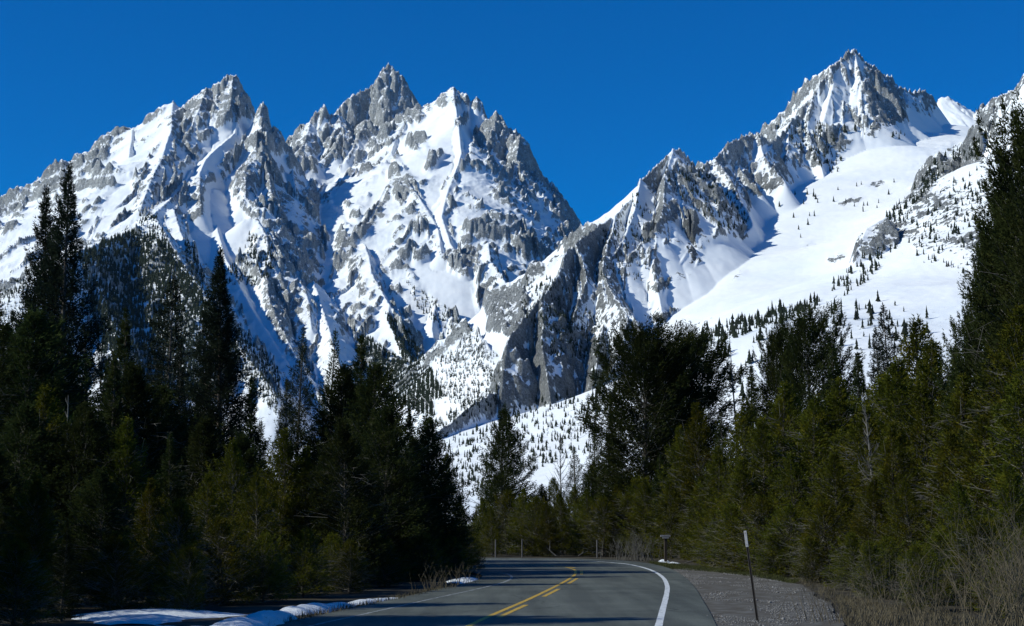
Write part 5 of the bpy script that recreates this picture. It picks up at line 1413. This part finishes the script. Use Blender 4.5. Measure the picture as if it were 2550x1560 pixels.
ZONES = [
 ('firs above the feathery topped pine', 'dark fir on the smooth snow slope above the feathery topped pine', lambda x, y: 2100 < x < 2290 and y > 720),
 ('firs beside the right edge pines', 'dark fir on the snow slope beside the right edge pines', lambda x, y: x >= 2290 and y > 640),
 ('firs right of the round topped pine', 'dark fir on the snow slope just right of the round topped pine', lambda x, y: 2000 < x <= 2100 and y > 750),
 ('firs at the right end of the bowl foot line', 'dark fir at the right end of the tree line under the white bowl', lambda x, y: 1900 < x <= 2062 and 720 < y < 880),
 ('firs at the left end of the bowl foot line', 'dark fir at the left end of the tree line under the white bowl', lambda x, y: 1700 < x <= 1900 and 740 < y < 880),
 ('firs beside the steep rock patch', 'dark fir beside the grey rock patch on the right snow slope', lambda x, y: 2060 < x < 2260 and 520 < y <= 750),
 ('firs under the right skyline', 'dark fir on rocky snow under the right skyline', lambda x, y: x >= 2180 and y <= 640),
 ('firs on the white bowl under the pointed peak', 'tiny dark fir standing in the white bowl under the pointed peak', lambda x, y: 1900 < x <= 2300 and 300 < y <= 620),
 ('firs left of the lone cone shaped pine', 'dark fir on the snowy apron left of the lone cone shaped pine', lambda x, y: x < 1250 and y > 930),
 ('firs on the snow below the dark cliff', 'dark fir on the snow below the dark cliff, left of the twin pines', lambda x, y: x < 1580 and y > 930),
 ('firs around the snag', 'dark fir on the snowfield beside the leafless snag', lambda x, y: x <= 1985 and y > 800),
 ('firs on the mountain ridges', 'tiny dark fir on a rocky mountain ridge', lambda x, y: True)]
fm = []
for i, (v, f) in enumerate(FIRS):
    fm.append(mesh_np('slope_fir', v, f, M_FAR, link=False))
for n_i, (hpx, p, hm, fi, xx, yy) in enumerate(single):
    o = bpy.data.objects.new('slope_fir', fm[n_i % 4]); COL.objects.link(o)
    wv = rnd.uniform(0.8, 1.6); o.location = p; o.scale = (hm * wv, hm * wv, hm); o.rotation_euler = (0, 0, rnd.rand() * 6.28)
    for gname, lab, fn in ZONES:
        if fn(xx, yy): tag(o, lab, 'tree', gname); break
Vs, Fs, nv = [], [], 0
R_ = np.array([r[1] for r in rest]); Hm = np.array([r[2] for r in rest])
for i in range(4):
    v, f = FIRS[i]; P = R_[i::4]; h = Hm[i::4]
    a = rnd.rand(len(P)) * 6.283; ca, sa = np.cos(a), np.sin(a); w = h * rnd.uniform(0.9, 1.5, len(P))
    X = (v[None, :, 0] * ca[:, None] - v[None, :, 1] * sa[:, None]) * w[:, None] + P[:, 0:1]
    Y = (v[None, :, 0] * sa[:, None] + v[None, :, 1] * ca[:, None]) * w[:, None] + P[:, 1:2]
    Z = v[None, :, 2] * h[:, None] + P[:, 2:3]
    V = np.stack([X, Y, Z], -1).reshape(-1, 3)
    Fs.append((f[None] + (np.arange(len(P)) * len(v))[:, None, None]).reshape(-1, 3) + nv); Vs.append(V); nv += len(V)
o = mesh_np('distant_forest', np.concatenate(Vs), np.concatenate(Fs), M_FAR)
tag(o, 'far off firs massed on the mountain flanks', kind='stuff')
# thin blue air between here and the far massif
hz = bpy.data.materials.new('air'); hz.use_nodes = True
nt = hz.node_tree; nt.nodes.clear()
pv = nt.nodes.new('ShaderNodeVolumePrincipled'); ou = nt.nodes.new('ShaderNodeOutputMaterial')
pv.inputs['Color'].default_value = (0.34, 0.66, 1.0, 1); pv.inputs['Density'].default_value = 0.45e-5; pv.inputs['Anisotropy'].default_value = 0.0
nt.links.new(pv.outputs[0], ou.inputs['Volume'])
bm = bmesh.new(); bmesh.ops.create_cube(bm, size=1)
bmesh.ops.scale(bm, vec=(15200, 10600, 2370), verts=bm.verts); bmesh.ops.translate(bm, vec=(0, 4400, 1120), verts=bm.verts)
hzo = bobj('haze', bm, hz); tag(hzo, 'thin blue mountain air', kind='stuff')
print('far firs', len(single), len(rest), round(time.time() - T0, 1))
tot = sum(len(m.polygons) * (2 if len(m.polygons) and m.polygons[0].loop_total == 4 else 1) for m in bpy.data.meshes)
print('tris', tot, 'objects', len(bpy.data.objects))
